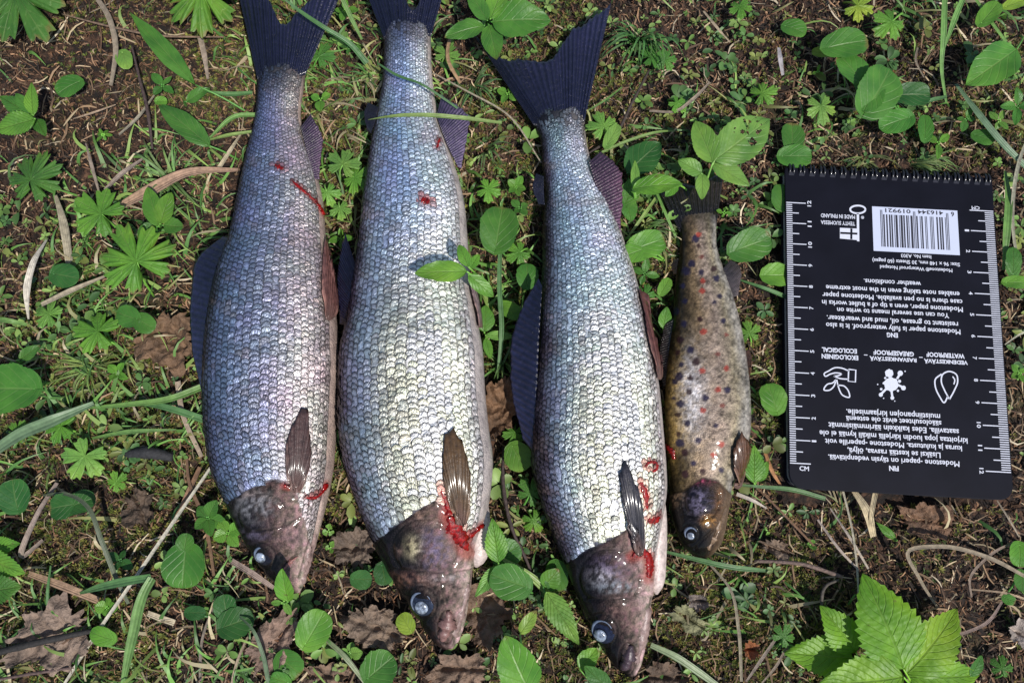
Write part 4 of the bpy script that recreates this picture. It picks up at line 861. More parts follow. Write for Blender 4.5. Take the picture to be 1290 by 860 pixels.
# ------------------------------------------------------------------ the notepad
def make_pad():
    TOP = .0075
    c = [at(993, 213, TOP), at(1252, 222, TOP), at(1275, 628, TOP), at(990, 617, TOP)]
    ctr = sum(c)/4; ex = (c[1]-c[0])+(c[2]-c[3]); ey = (c[3]-c[0])+(c[2]-c[1])
    ang = (math.atan2(ex[1], ex[0])+math.atan2(ey[0], -ey[1]))/2
    Wd = (np.linalg.norm(c[1]-c[0])+np.linalg.norm(c[2]-c[3]))/2; Hd = (np.linalg.norm(c[3]-c[0])+np.linalg.norm(c[2]-c[1]))/2
    print('pad size mm', Wd*1000, Hd*1000, 'angle', math.degrees(ang))
    ca, sa = math.cos(ang), math.sin(ang)
    root = thing('notepad', 'black spiral notepad with white ruler scales, barcode and printed text, lying beside the small trout', 'notepad', (ctr[0], ctr[1], TOP))
    root.rotation_euler.z = ang
    def loc(px, py, z=0.0):
        p = at(px, py, TOP+z)-np.array([ctr[0], ctr[1], TOP]); return np.array([p[0]*ca+p[1]*sa, -p[0]*sa+p[1]*ca])
    def plate(name, w, h, r, z0, z1, m, topr=.0015, bev=.0002):
        prof = []
        for cx, cy, rr, a0 in ((w/2, h/2, topr, 0), (-w/2, h/2, topr, 90), (-w/2, -h/2, r, 180), (w/2, -h/2, r, 270)):
            for k in range(9):
                a = R(a0+k*90/8); prof.append((cx-math.copysign(rr, cx)+rr*math.cos(a), cy-math.copysign(rr, cy)+rr*math.sin(a)))
        prof = np.array(prof); n = len(prof); V = []
        for z, k in ((z0, 1), (z1-bev, 1), (z1, 1-bev*2.5/w)): V += [(x*k, y*k, z) for x, y in prof]
        fs = [(i*n+j, i*n+(j+1) % n, (i+1)*n+(j+1) % n, (i+1)*n+j) for i in range(2) for j in range(n)]+[tuple(range(2*n, 3*n)), tuple(range(n-1, -1, -1))]
        me = bpy.data.meshes.new(name); me.from_pydata(V, [], fs); me.update(); return link(name, me, m, root)
    plate('cover', Wd, Hd, .0065, -.0009, 0, M['cover'])
    plate('pages', Wd-.0016, Hd-.0016, .006, -.0052, -.0010, M['paper'])
    o = plate('cover', Wd, Hd, .0065, -.0062, -.0053, M['cover']); o['label'] = 'underside cover on the ground'
    Z = .00008
    def flat(name, quads, m, z=Z):
        V = [];
        for q in quads: V += [(x, y, z) for x, y in q]
        me = bpy.data.meshes.new(name); me.from_pydata(V, [], [tuple(range(i*4, i*4+4)) for i in range(len(quads))]); me.update(); return link(name, me, m, root)
    def rect(x0, y0, x1, y1): return [(x0, y0), (x1, y0), (x1, y1), (x0, y1)]
    def text(s, px, py, wpx, rot=180, hpx=None, m='ink', z=Z, bold=.02, name='printed_text'):
        cu = bpy.data.curves.new(name, 'FONT'); cu.body = s; cu.size = 1; cu.align_x = 'CENTER'; cu.align_y = 'CENTER'; cu.offset = bold; cu.resolution_u = 2
        o = bpy.data.objects.new(name, cu); COL.objects.link(o); bpy.context.view_layer.update()
        me = bpy.data.meshes.new_from_object(o.evaluated_get(bpy.context.evaluated_depsgraph_get())); bpy.data.objects.remove(o)
        n = len(me.vertices); co = np.zeros(n*3, np.float32); me.vertices.foreach_get('co', co); co = co.reshape(-1, 3)
        mn, mx = co.min(0), co.max(0); cc = (mn+mx)/2; a, b = loc(px-wpx/2, py), loc(px+wpx/2, py); w = abs(b[0]-a[0])
        if rot in (90, -90): w = abs(loc(px, py-wpx/2)[1]-loc(px, py+wpx/2)[1])
        k = w/(mx[0]-mn[0]); ky = k if hpx is None else hpx/2750/(mx[1]-mn[1])
        x = (co[:, 0]-cc[0])*k; y = (co[:, 1]-cc[1])*ky; r = R(rot); p = loc(px, py)
        co[:, 0] = x*math.cos(r)-y*math.sin(r)+p[0]; co[:, 1] = x*math.sin(r)+y*math.cos(r)+p[1]; co[:, 2] = z
        me.vertices.foreach_set('co', co.ravel()); me.materials.clear(); me.update(); return link(name, me, M[m], root)
    for s, x, y, w in [('weather conditions.', 1124, 356, 72), ('enables note taking even in the most extreme', 1124.5, 365.4, 168), ('case there is no pen available. Modestone paper', 1124, 375, 176),
            ('Modestone paper, even a tip of a bullet works in', 1124, 384.5, 177), ('You can use several means to write on', 1125, 394, 141), ('resistant to grease, oil, mud and wear&tear.', 1124, 403.5, 165),
            ('Modestone paper is fully waterproof. It is also', 1125, 412.8, 169), ('Modestone\u00ae Waterproof Notepad', 1154, 338, 91), ('Size: 96 x 148 mm, 30 Sheets (60 pages)', 1154, 330, 110), ('Item No. A303', 1154, 323, 38),
            ('muistiinpanojen kirjaamiselle.', 1125, 520.5, 118), ('s\u00e4\u00e4olosuhteet eiv\u00e4t ole esteen\u00e4', 1125.7, 530, 120), ('saatavilla. Edes kaikkein \u00e4\u00e4rimm\u00e4isimm\u00e4t', 1125.7, 539.5, 164),
            ('kirjoittaa jopa luodin k\u00e4rjell\u00e4 mik\u00e4li kyn\u00e4\u00e4 ei ole', 1125.4, 549, 186), ('kuraa ja kulutusta. Modestone -paperille voit', 1125.4, 559, 172), ('Lis\u00e4ksi se kest\u00e4\u00e4 rasvaa, \u00f6ljy\u00e4,', 1126, 569, 117),
            ('Modestone -paperi on t\u00e4ysin vedenpit\u00e4v\u00e4\u00e4.', 1125.7, 578.8, 165)]:
        text(s, x, y, w, bold=.018)
    for s, x, y, w in [('ENG', 1124, 422, 14), ('FIN', 1126, 589.7, 12), ('WATERPROOF', 1191, 447.5, 48), ('VEDENKEST\u00c4V\u00c4', 1191.5, 456, 55), ('GREASEPROOF', 1125.7, 444.8, 51), ('RASVANKEST\u00c4V\u00c4', 1125, 452.8, 59),
            ('ECOLOGICAL', 1057.3, 441.3, 44), ('EKOLOGINEN', 1058, 449.6, 46), ('\u2013', 1090.5, 447, 4.5), ('\u2013', 1160, 450, 4.5)]:
        text(s, x, y, w, hpx=None if s == '\u2013' else 6, bold=.035)
    text('MADE IN FINLAND', 1055.5, 272.5, 43, hpx=5.2); text('TEHTY SUOMESSA', 1055.5, 281, 43, hpx=5.2); text('\u00ae', 1086.5, 274, 4)
    # rulers
    x0, xr, y0 = -Wd/2, Wd/2, Hd/2; q = []; th = .00022
    yL = loc(1000, 583)[1]; yR = loc(1245, 266)[1]; cm = (loc(1000, 255.5)[1]-yL)/12; cmR = (yR-loc(1258, 594)[1])/12
    qr = []
    for k in range(121):
        l = .0094 if k % 10 == 0 else (.0061 if k % 5 == 0 else .0031); y = yL+k*cm/10; t = th*1.0 if k % 5 == 0 else th*.95
        q.append(rect(x0+.0004, y-t, x0+l, y+t))
        l = .0115 if k % 10 == 0 else (.0078 if k % 5 == 0 else .0046); y = yR-k*cmR/10
        qr.append(rect(xr-l, y-t, xr-.0006, y+t))
    flat('ruler_marks', q, M['ink']); flat('ruler_marks', qr, M['ink'])
    def inv(lx, ly):
        p = np.array([ctr[0]+lx*ca-ly*sa, ctr[1]+lx*sa+ly*ca, TOP]); a, b = proj(p); return float(a), float(b)
    for k in range(1, 13):
        a, b = inv(x0+.0110, yL+k*cm); text(str(k), a, b, 3.6 if k < 10 else 7.4, 90, 5.0, name='ruler_number') if k != 1 else text('1', a, b, 2.4, 90, 5.4, name='ruler_number')
        a, b = inv(xr-.0133, yR-k*cmR); text(str(k), a, b, 3.6 if k < 10 else 7.4, -90, 5.0, name='ruler_number') if k != 1 else text('1', a, b, 2.4, -90, 5.4, name='ruler_number')
    text('CM', 1013, 589.8, 12, 0, 5.6); text('CM', 1229, 262, 10, 180, 4.6)
    # barcode
    cs = [loc(1098.5, 260), loc(1206.5, 265.5), loc(1208.5, 321.5), loc(1100.5, 316)]
    bx0 = (cs[0][0]+cs[3][0])/2; bx1 = (cs[1][0]+cs[2][0])/2; by1 = (cs[0][1]+cs[1][1])/2; by0 = (cs[2][1]+cs[3][1])/2
    flat('barcode_label', [rect(bx0, by0, bx1, by1)], M['label'], .00006)
    Lc = ['0001101', '0011001', '0010011', '0111101', '0100011', '0110001', '0101111', '0111011', '0110111', '0001011']
    Gc = [''.join('1' if c == '0' else '0' for c in s)[::-1] for s in Lc]; Rc = [''.join('1' if c == '0' else '0' for c in s) for s in Lc]
    par = 'LGGGLL'; code = '6416344019921'   # first digit 6
    bits = '101'+''.join((Lc if p == 'L' else Gc)[int(d)] for d, p in zip(code[1:7], par))+'01010'+''.join(Rc[int(d)] for d in code[7:])+'101'
    a = loc(1195.5, 290)[0]; b = loc(1109.5, 290)[0]; mod = (a-b)/95; q = []; i = 0
    while i < 95:
        if bits[i] == '1':
            j = i
            while j < 95 and bits[j] == '1': j += 1
            guard = i < 3 or i > 91 or 45 <= i <= 49
            q.append(rect(a-j*mod, by0+.0022, a-i*mod, by1-(.0015 if guard else .0036))); i = j
        else: i += 1
    flat('barcode_bars', q, M['black'], .00010)
    text('6', 1199.8, 270, 4, m='black', z=.0001); text('416344', 1172, 267.8, 32, m='black', z=.0001, hpx=5.6); text('019921', 1131, 265.8, 32, m='black', z=.0001, hpx=5.6)
    # key with flag
    def stroke(name, pts, w, closed=False, z=Z, m='ink', smooth=True):
        P = np.array([loc(*p) for p in pts])
        if smooth and len(pts) > 2: P = catmull(P if not closed else np.vstack([P, P[:1]]), 40)
        elif closed: P = np.vstack([P, P[:1]])
        w = w/2750/2; T = np.gradient(P, axis=0); T /= np.linalg.norm(T, axis=1)[:, None]+1e-12; A = np.stack([-T[:, 1], T[:, 0]], 1)*w
        V = np.concatenate([P+A, P-A]); n = len(P); V = np.c_[V, np.full(2*n, z)]
        fs = [(i, i+1, n+i+1, n+i) for i in range(n-1)]
        me = bpy.data.meshes.new(name); me.from_pydata(V.tolist(), [], fs); me.update(); return link(name, me, M[m], root)
    stroke('key_print', ring(1080.5, 264, 9.6, 4.9, 0, 340, 20), 2.3, True); stroke('key_print', [(1080.6, 269), (1081, 304)], 3.0, smooth=False)
    flat('flag_print', [[tuple(loc(*p)) for p in ((1058, 287), (1080, 288), (1080, 302.5), (1058, 300.5))]], M['ink'], .00006)
    stroke('flag_cross', [(1058.5, 293.5), (1080, 294.5)], 2.6, smooth=False, z=.0001, m='cover'); stroke('flag_cross', [(1072.5, 288), (1072.3, 301.5)], 2.6, smooth=False, z=.00012, m='cover')
    # drops
    def drop(cx, cy, w, h): return [(cx, cy+h*.55), (cx-w*.28, cy+h*.22), (cx-w*.47, cy-h*.12), (cx-w*.40, cy-h*.36), (cx, cy-h*.48), (cx+w*.40, cy-h*.36), (cx+w*.47, cy-h*.12), (cx+w*.28, cy+h*.22), (cx, cy+h*.55)]
    stroke('drop_print', drop(1196, 484, 22, 34), 1.7); stroke('drop_print', [(1186, 471), (1178, 478), (1178, 486), (1184, 500), (1189, 507), (1194, 499)], 1.7)
    stroke('drop_print', [(1200, 474), (1202.5, 478), (1201.5, 484)], 1.5)
    # splash
    def disc(name, cx, cy, r, n=14, wob=0):
        P = [loc(cx+r*(1+wob*math.sin(k*2.3))*math.cos(2*math.pi*k/n), cy+r*(1+wob*math.cos(k*3.1))*math.sin(2*math.pi*k/n)) for k in range(n)]
        me = bpy.data.meshes.new(name); me.from_pydata([(x, y, disc.z) for x, y in P], [], [tuple(range(n))]); me.update(); disc.z += .000004; return link(name, me, M['ink'], root)
    disc.z = .00008
    for cx, cy, r in ((1122.5, 484, 9), (1120, 470, 5.2), (1134, 470, 3.4), (1138, 488.5, 3), (1124, 501, 2.4), (1109.5, 497, 2.6), (1110, 490, 1.6), (1105.5, 484, .9), (1140, 467.5, .9), (1133, 480, 2), (1131, 492, 1.5), (1115, 476, 1.4), (1113, 501.5, .8), (1127, 505, .8)):
        disc('splash_print', cx, cy, r, 16, .10 if r > 4 else 0)
    for p in ([(1120, 476), (1121, 482)], [(1130, 484), (1138, 488)], [(1130, 477), (1133, 472)], [(1116, 490), (1110, 496)], [(1123, 492), (1124, 500)], [(1112, 482), (1116, 484)]): stroke('splash_print', p, 2.6, smooth=False, z=.000075)
    # hand with leaf
    stroke('hand_print', [(1069, 465), (1078, 466), (1077.5, 481), (1068.5, 480)], 1.7, True, smooth=False)
    stroke('hand_print', [(1069, 467), (1060, 463.5), (1052, 463), (1044, 467), (1038, 471.5), (1039, 473.5), (1046, 471), (1053, 469.5), (1060, 471), (1056, 473), (1050, 473.5)], 1.6)
    stroke('hand_print', [(1050, 473.5), (1058, 476.5), (1068.5, 477.5)], 1.6)
    stroke('leaf_print', [(1054, 478), (1056, 487), (1062, 498), (1070, 500), (1069, 493), (1063, 486), (1055, 485)], 1.6); stroke('leaf_print', [(1053, 478), (1049, 482), (1042, 484), (1038, 491), (1044, 491.5), (1050, 487), (1053, 479)], 1.6)
    # wire-o binding: each ring a part
    n = 20; wx = (Wd-.0055)/(n-1)
    tor = []
    pts = [(0, -.0016+.0033*math.cos(a)+.0010, -.0030+.0037*math.sin(a)) for a in np.linspace(-.2, 2*math.pi-.5, 26)]
    ring_me = tube_mesh('coil_ring', np.array(pts), .00055, 8)
    hole = bpy.data.meshes.new('binding_hole'); hole.from_pydata([(x*.0012, y*.0009, 0) for x, y in ((-1, -1), (1, -1), (1, 1), (-1, 1))], [], [(0, 1, 2, 3)])
    for k in range(n):
        for d in (-.0007, .0009):
            c = link('coil_ring', ring_me, M['coil'], root); c.location = (x0+.0030+k*wx+d, y0, 0); c.rotation_euler.z = R(5 if d > 0 else -3)
        h = link('binding_hole', hole, M['black'], root); h.location = (x0+.0030+k*wx, y0-.0030, .00006)
make_pad()
# ------------------------------------------------------------------ plants that can be told apart
GV, GG, GO = 'round leaved plants in the moss', 'lobed leaves in the moss', 'oval leaved plants in the moss'
def palm(label, x, y, r, deg, col='b', lobes=7, h=14, base=None, grp=GG):
    a = math.radians(deg); b = base or (x-.8*r*math.cos(a), y-.8*r*math.sin(a))
    return plant('lobed_plant', label, 'plant', b, [('palm%d' % lobes, x, y, x+r*math.cos(a), y+r*math.sin(a), r, h, col)], grp)
def rnd(label, x, y, r, deg=-90, col='d', h=7, base=None, asp=1.0, kind='round', name='round_leaved_plant', grp=GV, more=()):
    a = math.radians(deg); c, s = math.cos(a), math.sin(a); L = []
    for (qx, qy, qr, qd, qa) in ((x, y, r, deg, asp),)+tuple(more):
        a = math.radians(qd); c, s = math.cos(a), math.sin(a)
        L.append((kind, qx-qr*c, qy-qr*s, qx+qr*c, qy+qr*s, 2*qr*qa, h, col))
    return plant(name, label, 'plant', base or (x-r*1.3*math.cos(math.radians(deg)), y-r*1.3*math.sin(math.radians(deg))), L, grp)
def cross(label, x, y, r, col='m', n=4, deg=20, h=6, kind='ovate', asp=.55, grp=GO, name='seedling'):
    L = []
    for k in range(n):
        a = math.radians(deg+k*360/n+random.uniform(-14, 14)); rr = r*random.uniform(.75, 1.15)*(1 if k % 2 == 0 else .82)
        L.append((kind, x+2*math.cos(a), y+2*math.sin(a), x+rr*math.cos(a), y+rr*math.sin(a), rr*asp*random.uniform(.85, 1.15), h, col, h+random.uniform(-2, 3)))
    return plant(name, label, 'plant', (x, y+2), L, grp)

palm('large lobed leaf cut by the top left corner', 22, -8, 62, 60, 'm', 7, 16, (-10, 60))
palm('bright lobed leaf at the top edge, left of the first fish tail', 254, -12, 54, 95, 'b', 7, 18, (200, -30))
palm('flat seven lobed leaf at the left edge, standing alone on bare soil', 40, 228, 44, -70, 'm', 7, 12, (62, 250))
palm('two lobed leaves overlapping below the flat star leaf', 128, 270, 40, -150, 'b', 5, 12, (150, 290))
palm('largest bright lobed leaf left of the first fish, like an open hand', 173, 330, 56, -120, 'b', 7, 18, (190, 372))
palm('lobed leaf with pleated lobes above the brown dead leaf', 124, 418, 36, 190, 'b', 5, 10, (150, 438))
palm('small lobed leaf lying above the long grass blade', 78, 537, 26, 175, 'b', 5, 8, (100, 545))
plant('serrate_plant', 'pale toothed leaf on a red stalk at lower left', 'plant', (97, 560), [('palm5', 108, 574, 88, 606, 30, 10, 'p')], GG)
plant('raspberry_plant', 'toothed leaves of a plant cut by the left edge below the middle', 'plant', (-6, 700), [('serr', -20, 700, 32, 722, 34, 12, 'b'), ('serr', -18, 745, 28, 738, 36, 14, 'm'), ('serr', -14, 690, 26, 684, 24, 10, 'b')], GG)
plant('nettle_like_plant', 'leafy plant with long toothed leaves at the left edge near the top', 'plant', (42, 150), [('serr', 44, 150, -8, 166, 32, 16, 'b'), ('serr', 42, 146, 0, 122, 26, 14, 'm'), ('serr', 42, 145, 40, 104, 20, 20, 'b'), ('serr', 46, 150, 58, 172, 18, 12, 'm'), ('ovate', 40, 142, 20, 118, 16, 18, 'm')], GO)
rnd('pale round leaf with a notch, alone on bare soil near the top left', 158, 77, 11, 70, 'p', 6)
rnd('round leaf with a curled brown neighbour, left of the two long leaves', 86, 111, 16, 150, 'm', 8)
rnd('largest round leaf at the left edge, dark and smooth', 12, 490, 31, 180, 'm', 14, (60, 480))
rnd('small dark round leaf between two pieces of dry straw', 84, 348, 16, 10, 'd', 7)
rnd('kidney shaped leaf pair touching the brown dead leaf', 160, 398, 14, 200, 'm', 8, more=((184, 408, 13, 30, 1.0),))
rnd('dark round leaf at the left edge above the wet leaf pair', 19, 622, 19, -100, 'd', 8)
rnd('pair of round leaves wet with drops', 78, 638, 16, 170, 'd', 10, more=((106, 632, 16, -20, .9),))
rnd('large round leaf below the first fish, left side, a smaller leaf above it', 232, 716, 25, 95, 'm', 12, more=((234, 683, 12, -80, .9),))
rnd('chain of three round leaves below the first fish', 284, 762, 14, -100, 'd', 8, more=((300, 783, 21, -20, .85), (248, 771, 12, 0, .7)))
rnd('oval glossy leaf below the first fish on a dry purple leaf', 397, 790, 24, -60, 'b', 12, (385, 760), .82)
rnd('round leaf at the bottom edge between first and second fish', 480, 840, 21, -40, 'm', 8)
rnd('two small round leaves beside the head of the second fish', 457, 729, 12, 0, 'd', 6, more=((484, 724, 13, 80, .9),))
rnd('yellow green leaf touching the head of the second fish', 511, 783, 12, -120, 'y', 7, asp=.9)
rnd('round leaf at the bottom edge left of centre', 366, 838, 17, 40, 'm', 6, more=((352, 856, 12, 200, .9),))
rnd('round leaf under the belly of the second fish beside its toothed neighbour', 640, 695, 17, -30, 'm', 7, (652, 680))
rnd('large oval leaf on a thick stalk between the heads of the second and third fish', 640, 731, 24, -160, 'm', 16, (672, 748), .85)
rnd('round leaf between the bellies of the second and third fish, alone', 654, 577, 17, 60, 'b', 8)
rnd('big round leaf between the second and third fish', 629, 286, 26, -80, 'm', 14, (645, 330), .95)
rnd('small round leaf right under the big one between second and third fish', 664, 346, 14, -90, 'm', 8)
rnd('round leaf pair between the third fish and the trout', 817, 308, 22, -20, 'b', 14, (840, 330), .85, more=((800, 318, 16, 160, .9),))
rnd('single round leaf at the left side of the notepad, middle', 972, 500, 18, -110, 'b', 8, (985, 520))
rnd('oval leaf touching the notepad edge above its half height', 948, 308, 25, -20, 'm', 12, (915, 320), .85)
rnd('rounded leaf partly under the notepad edge', 979, 347, 16, 0, 'b', 6)
rnd('small leaf beside the top left corner of the notepad', 984, 247, 15, -90, 'm', 5, asp=.9)
rnd('two rounded leaves stacked above the top left corner of the notepad', 998, 171, 16, -90, 'm', 7, more=((1004, 197, 19, 0, .8),))
rnd('single small round leaf near the top edge right of the tall bare soil patch', 1002, 38, 14, 20, 'm', 6)
rnd('chain of overlapping round leaves, largest group at upper right', 1106, 113, 30, -60, 'm', 16, (1140, 140), 1.0, more=((1072, 87, 22, -130, .9), (1068, 56, 26, -10, .8), (1095, 122, 20, 110, .9)))
rnd('round leaf at the right end of the leaf chain', 1151, 120, 21, 0, 'd', 10, asp=.8)
rnd('yellowing small leaf at the left end of the leaf chain', 1036, 67, 14, 185, 'y', 8, asp=.6)
rnd('round leaf hanging below the leaf chain', 1126, 155, 20, 160, 'm', 8, asp=.85)
rnd('kidney leaf right below the leaf chain', 1165, 160, 15, -90, 'm', 7, asp=.7)
plant('oval_leaved_plant', 'broad pointed leaf at the right edge near the top', 'plant', (1290, 40), [('ovate', 1281, 62, 1216, 108, 52, 16, 'm')], GO)
rnd('oval leaf on a pale grass stem in the upper right corner', 1247, 16, 17, -50, 'b', 10, asp=.75)
rnd('small yellow leaf in the top right corner', 1280, 4, 14, -20, 'y', 8, asp=.6)
rnd('small round leaf right of the bent pale grass blade', 1240, 174, 13, 20, 'm', 6, asp=.8)
rnd('dark leaf at the right edge beside the notepad corner', 1276, 328, 17, -90, 'm', 8, asp=.6)
rnd('second leaf at the right edge beside the notepad, lower and paler', 1283, 356, 16, 0, 'b', 8, asp=.6)
rnd('round leaf at the right edge below the notepad', 1284, 700, 14, 90, 'b', 7)
rnd('small leaf at the right edge above the raspberry leaf', 1287, 733, 12, 90, 'm', 6, more=((1272, 755, 8, 20, .8),))
cross('pale pair of seedling leaves under the snout of the first fish, one upright', 357, 758, 20, 'p', 3, 180, 8, 'ovate', .5)
plant('oval_leaved_plant', 'upright pointed leaf standing against the snout of the first fish', 'plant', (362, 758), [('ovate', 363, 757, 356, 715, 24, 22, 'b', 30)], GO)
plant('oval_leaved_plant', 'big leafy plant over the left tip of the third fish tail, oval glossy leaves', 'plant', (612, 34), [('ovate', 620, 28, 694, 26, 50, 22, 'm'), ('ovate', 616, 32, 626, 76, 30, 20, 'm'), ('ovate', 610, 33, 560, 48, 30, 20, 'm'), ('ovate', 614, 26, 590, -12, 24, 24, 'm'), ('ovate', 618, 24, 640, -30, 30, 24, 'b')], GO)
plant('oval_leaved_plant', 'small oval leaf lying on the flank of the second fish', 'plant', (622, 372), [('ovate', 588, 342, 522, 344, 29, 40, 'b', 41), ('ovate', 590, 336, 578, 308, 16, 40, 'b'), ('ovate', 592, 338, 604, 320, 12, 38, 'b'), ('ovate', 590, 346, 622, 374, 20, 36, 'b', 30)], GO)
plant('oval_leaved_plant', 'leafy shoot over the tail of the trout, one leaf eaten full of holes', 'plant', (880, 250), [('ovate', 898, 205, 876, 152, 34, 22, 'p'), ('ovateh', 900, 202, 970, 150, 56, 22, 'p'), ('ovate', 898, 206, 944, 234, 26, 20, 'p')], GO)
plant('oval_leaved_plant', 'small pair of leaves beside the shoot over the trout tail', 'plant', (872, 246), [('ovate', 884, 218, 854, 202, 22, 16, 'p'), ('ovate', 885, 219, 884, 252, 18, 16, 'p'), ('ovate', 853, 232, 838, 248, 14, 12, 'b')], GO)
plant('oval_leaved_plant', 'curled broad leaf between the third fish and the trout tail', 'plant', (800, 262), [('ovate', 797, 238, 860, 232, 30, 18, 'b', 22), ('ovate', 800, 240, 800, 202, 12, 16, 'p')], GO)
plant('oval_leaved_plant', 'dark wrinkled leaf right of the third fish anal fin', 'plant', (792, 220), [('ovate', 790, 218, 832, 180, 44, 10, 'd'), ('ovate', 785, 262, 802, 222, 26, 9, 'm'), ('ovate', 790, 250, 795, 280, 22, 9, 'm')], GO)
palm('lobed pale leaf right of the third fish tail base', 760, 160, 24, -110, 'p', 5, 10)
palm('divided leaves under the grass clump right of the third fish tail', 820, 72, 22, -10, 'm', 5, 8)
palm('small lobed leaf next to the grass clump at the top', 838, 75, 18, 60, 'm', 5, 9)
palm('lobed leaf on bare soil left of the leaf chain', 960, 118, 23, -20, 'b', 5, 8)
palm('three lobed leaf on bare soil below the chain of round leaves', 1034, 134, 25, 80, 'p', 5, 9)
palm('small lobed leaf at the top edge right of the third fish', 932, 8, 16, 80, 'b', 5, 8)
palm('bright divided leaf at the top edge above the leaf chain', 1123, 28, 26, 140, 'b', 5, 12)
palm('faded lobed leaf at the top edge with browning tips', 1080, 8, 24, 20, 'y', 5, 8)
cross('clover like seedling beside the pale grass blade', 1217, 150, 19, 'm', 4, -80, 7)
cross('pair of pointed seedling leaves above the notepad spiral', 1182, 180, 20, 'b', 3, -150, 7)
cross('small seedling at the right edge upper third', 1282, 134, 26, 'm', 4, 100, 9)
cross('yellowish seedling above the leaf chain', 1030, 90, 9, 'b', 3, 30, 5)
cross('small four leaved rosette on bare soil at upper left', 130, 170, 12, 'b', 6, 10, 4)
plant('long_leaved_plant', 'long pointed leaf running down into a pale stem beside the first fish, upper one', 'plant', (318, 143), [('lance', 246, 107, 162, 14, 26, 12, 'm', 18)], GO)
plant('long_leaved_plant', 'long pointed leaf below its twin, beside the first fish', 'plant', (300, 200), [('ovate', 264, 184, 200, 132, 30, 12, 'm', 14)], GO)
cross('cluster of three small leaves between the two long leaves', 205, 108, 20, 'm', 4, 40, 8)
rnd('small leaf touching the upper long leaf', 250, 120, 17, -30, 'm', 8, asp=.5, kind='ovate', name='seedling', grp=GO)
rnd('tiny round leaf left of the lower long leaf', 204, 128, 7, 0, 'b', 8)
plant('oval_leaved_plant', 'upright three leaved shoot between the star leaf and the first fish', 'plant', (200, 285), [('ovate', 200, 285, 186, 236, 26, 12, 'b'), ('ovate', 202, 282, 216, 242, 24, 12, 'b'), ('ovate', 206, 284, 232, 286, 22, 10, 'm'), ('ovate', 198, 286, 172, 300, 22, 10, 'm')], GO)
cross('group of small dull leaves below the gill side of the first fish', 262, 652, 26, 'm', 5, 10, 8, 'ovate', .7)
cross('pale leaves touching the back of the first fish head', 287, 671, 24, 'b', 4, 60, 8, 'ovate', .8)
cross('small seedling next to the long straw at lower left', 135, 765, 17, 'b', 4, 0, 7, 'ovate', .9)
cross('low seedling at lower left above the bent blade', 152, 705, 18, 'd', 4, 30, 7, 'ovate', .6)
cross('tiny seedling right of the first fish jaw, upper', 414, 668, 9, 'p', 3, -90, 5, 'ovate', .9)
cross('tiny seedling right of the first fish jaw, lower', 416, 690, 9, 'p', 3, 60, 5, 'ovate', .9)
rnd('small oval leaf near the left edge above the big round leaf', 38, 444, 16, -35, 'm', 10, asp=.5, kind='ovate', name='seedling', grp=GO)
cross('bright seedling between the first fish tail and the second fish', 404, 125, 16, 'b', 3, -150, 9, 'ovate', .8)
palm('lobed pale leaf right of the first fish anal fin', 432, 208, 24, -70, 'p', 5, 10)
palm('second lobed leaf right of the first fish anal fin, darker and lower', 447, 224, 22, 30, 'b', 5, 9)
palm('third lobed leaf against the back of the second fish', 412, 242, 20, 70, 'p', 5, 8)
palm('small lobed leaf beside the first fish tail base', 402, 72, 22, -60, 'm', 5, 6)
cross('pale weed beside the first fish pelvic fin', 430, 300, 16, 'b', 4, 0, 5)
plant('serrate_plant', 'upright toothed leaf between the heads of second and third fish', 'plant', (628, 712), [('serr', 628, 708, 620, 652, 28, 20, 'b', 24), ('serr', 630, 712, 598, 752, 18, 14, 'p')], GG)
plant('serrate_plant', 'toothed pale leaf at the back of the third fish head', 'plant', (700, 790), [('serr', 688, 745, 730, 812, 30, 10, 'p'), ('ovate', 684, 738, 704, 716, 26, 8, 'm')], GG)
plant('oval_leaved_plant', 'glossy oval leaf at the bottom edge between second and third fish', 'plant', (665, 870), [('ovate', 668, 872, 636, 800, 50, 20, 'b', 24), ('ovate', 655, 798, 676, 768, 16, 12, 'p')], GO)
plant('oval_leaved_plant', 'smaller leaves at the bottom edge left of the third fish snout', 'plant', (758, 872), [('ovate', 770, 870, 736, 838, 22, 12, 'm'), ('ovate', 730, 842, 752, 816, 22, 8, 'b')], GO)
palm('lobed leaf under the belly of the second fish', 668, 622, 24, -60, 'm', 5, 6)
palm('small lobed leaf left of the third fish at gill height', 672, 655, 20, 60, 'b', 5, 5)
rnd('oval leaf behind the third fish back near its gills', 700, 728, 18, 90, 'm', 6, asp=.8)
plant('serrate_plant', 'toothed bright leaf between the trout and the notepad corner', 'plant', (950, 612), [('serr', 950, 608, 950, 560, 28, 10, 'b'), ('serr', 952, 606, 968, 580, 16, 8, 'b')], GG)
rnd('oval leaf right beside the back of the trout, half way down', 838, 400, 14, -80, 'b', 8, asp=.6, kind='ovate', name='seedling', grp=GO)
cross('weed between the third fish anal fin and the trout back', 812, 345, 22, 'm', 4, 20, 6)
cross('weed right of the trout tail', 912, 268, 9, 'b', 4, 20, 5)
palm('pale leaf cluster right of the trout body', 944, 420, 20, -100, 'b', 5, 6)
cross('small weed left of the second fish tail', 440, 60, 14, 'm', 4, 20, 6)
plant('oval_leaved_plant', 'leafy weed beside the belly of the second fish, below the leaf on its flank', 'plant', (612, 425), [('ovate', 610, 418, 612, 384, 24, 8, 'b'), ('ovate', 612, 422, 648, 424, 12, 8, 'p'), ('ovate', 612, 426, 618, 452, 12, 6, 'b')], GO)
palm('soft lobed leaf right of the second fish anal fin', 614, 238, 22, 20, 'b', 5, 7)
cross('pale weed cluster left of the third fish adipose fin', 650, 236, 15, 'b', 5, 0, 6, 'ovate', .8)
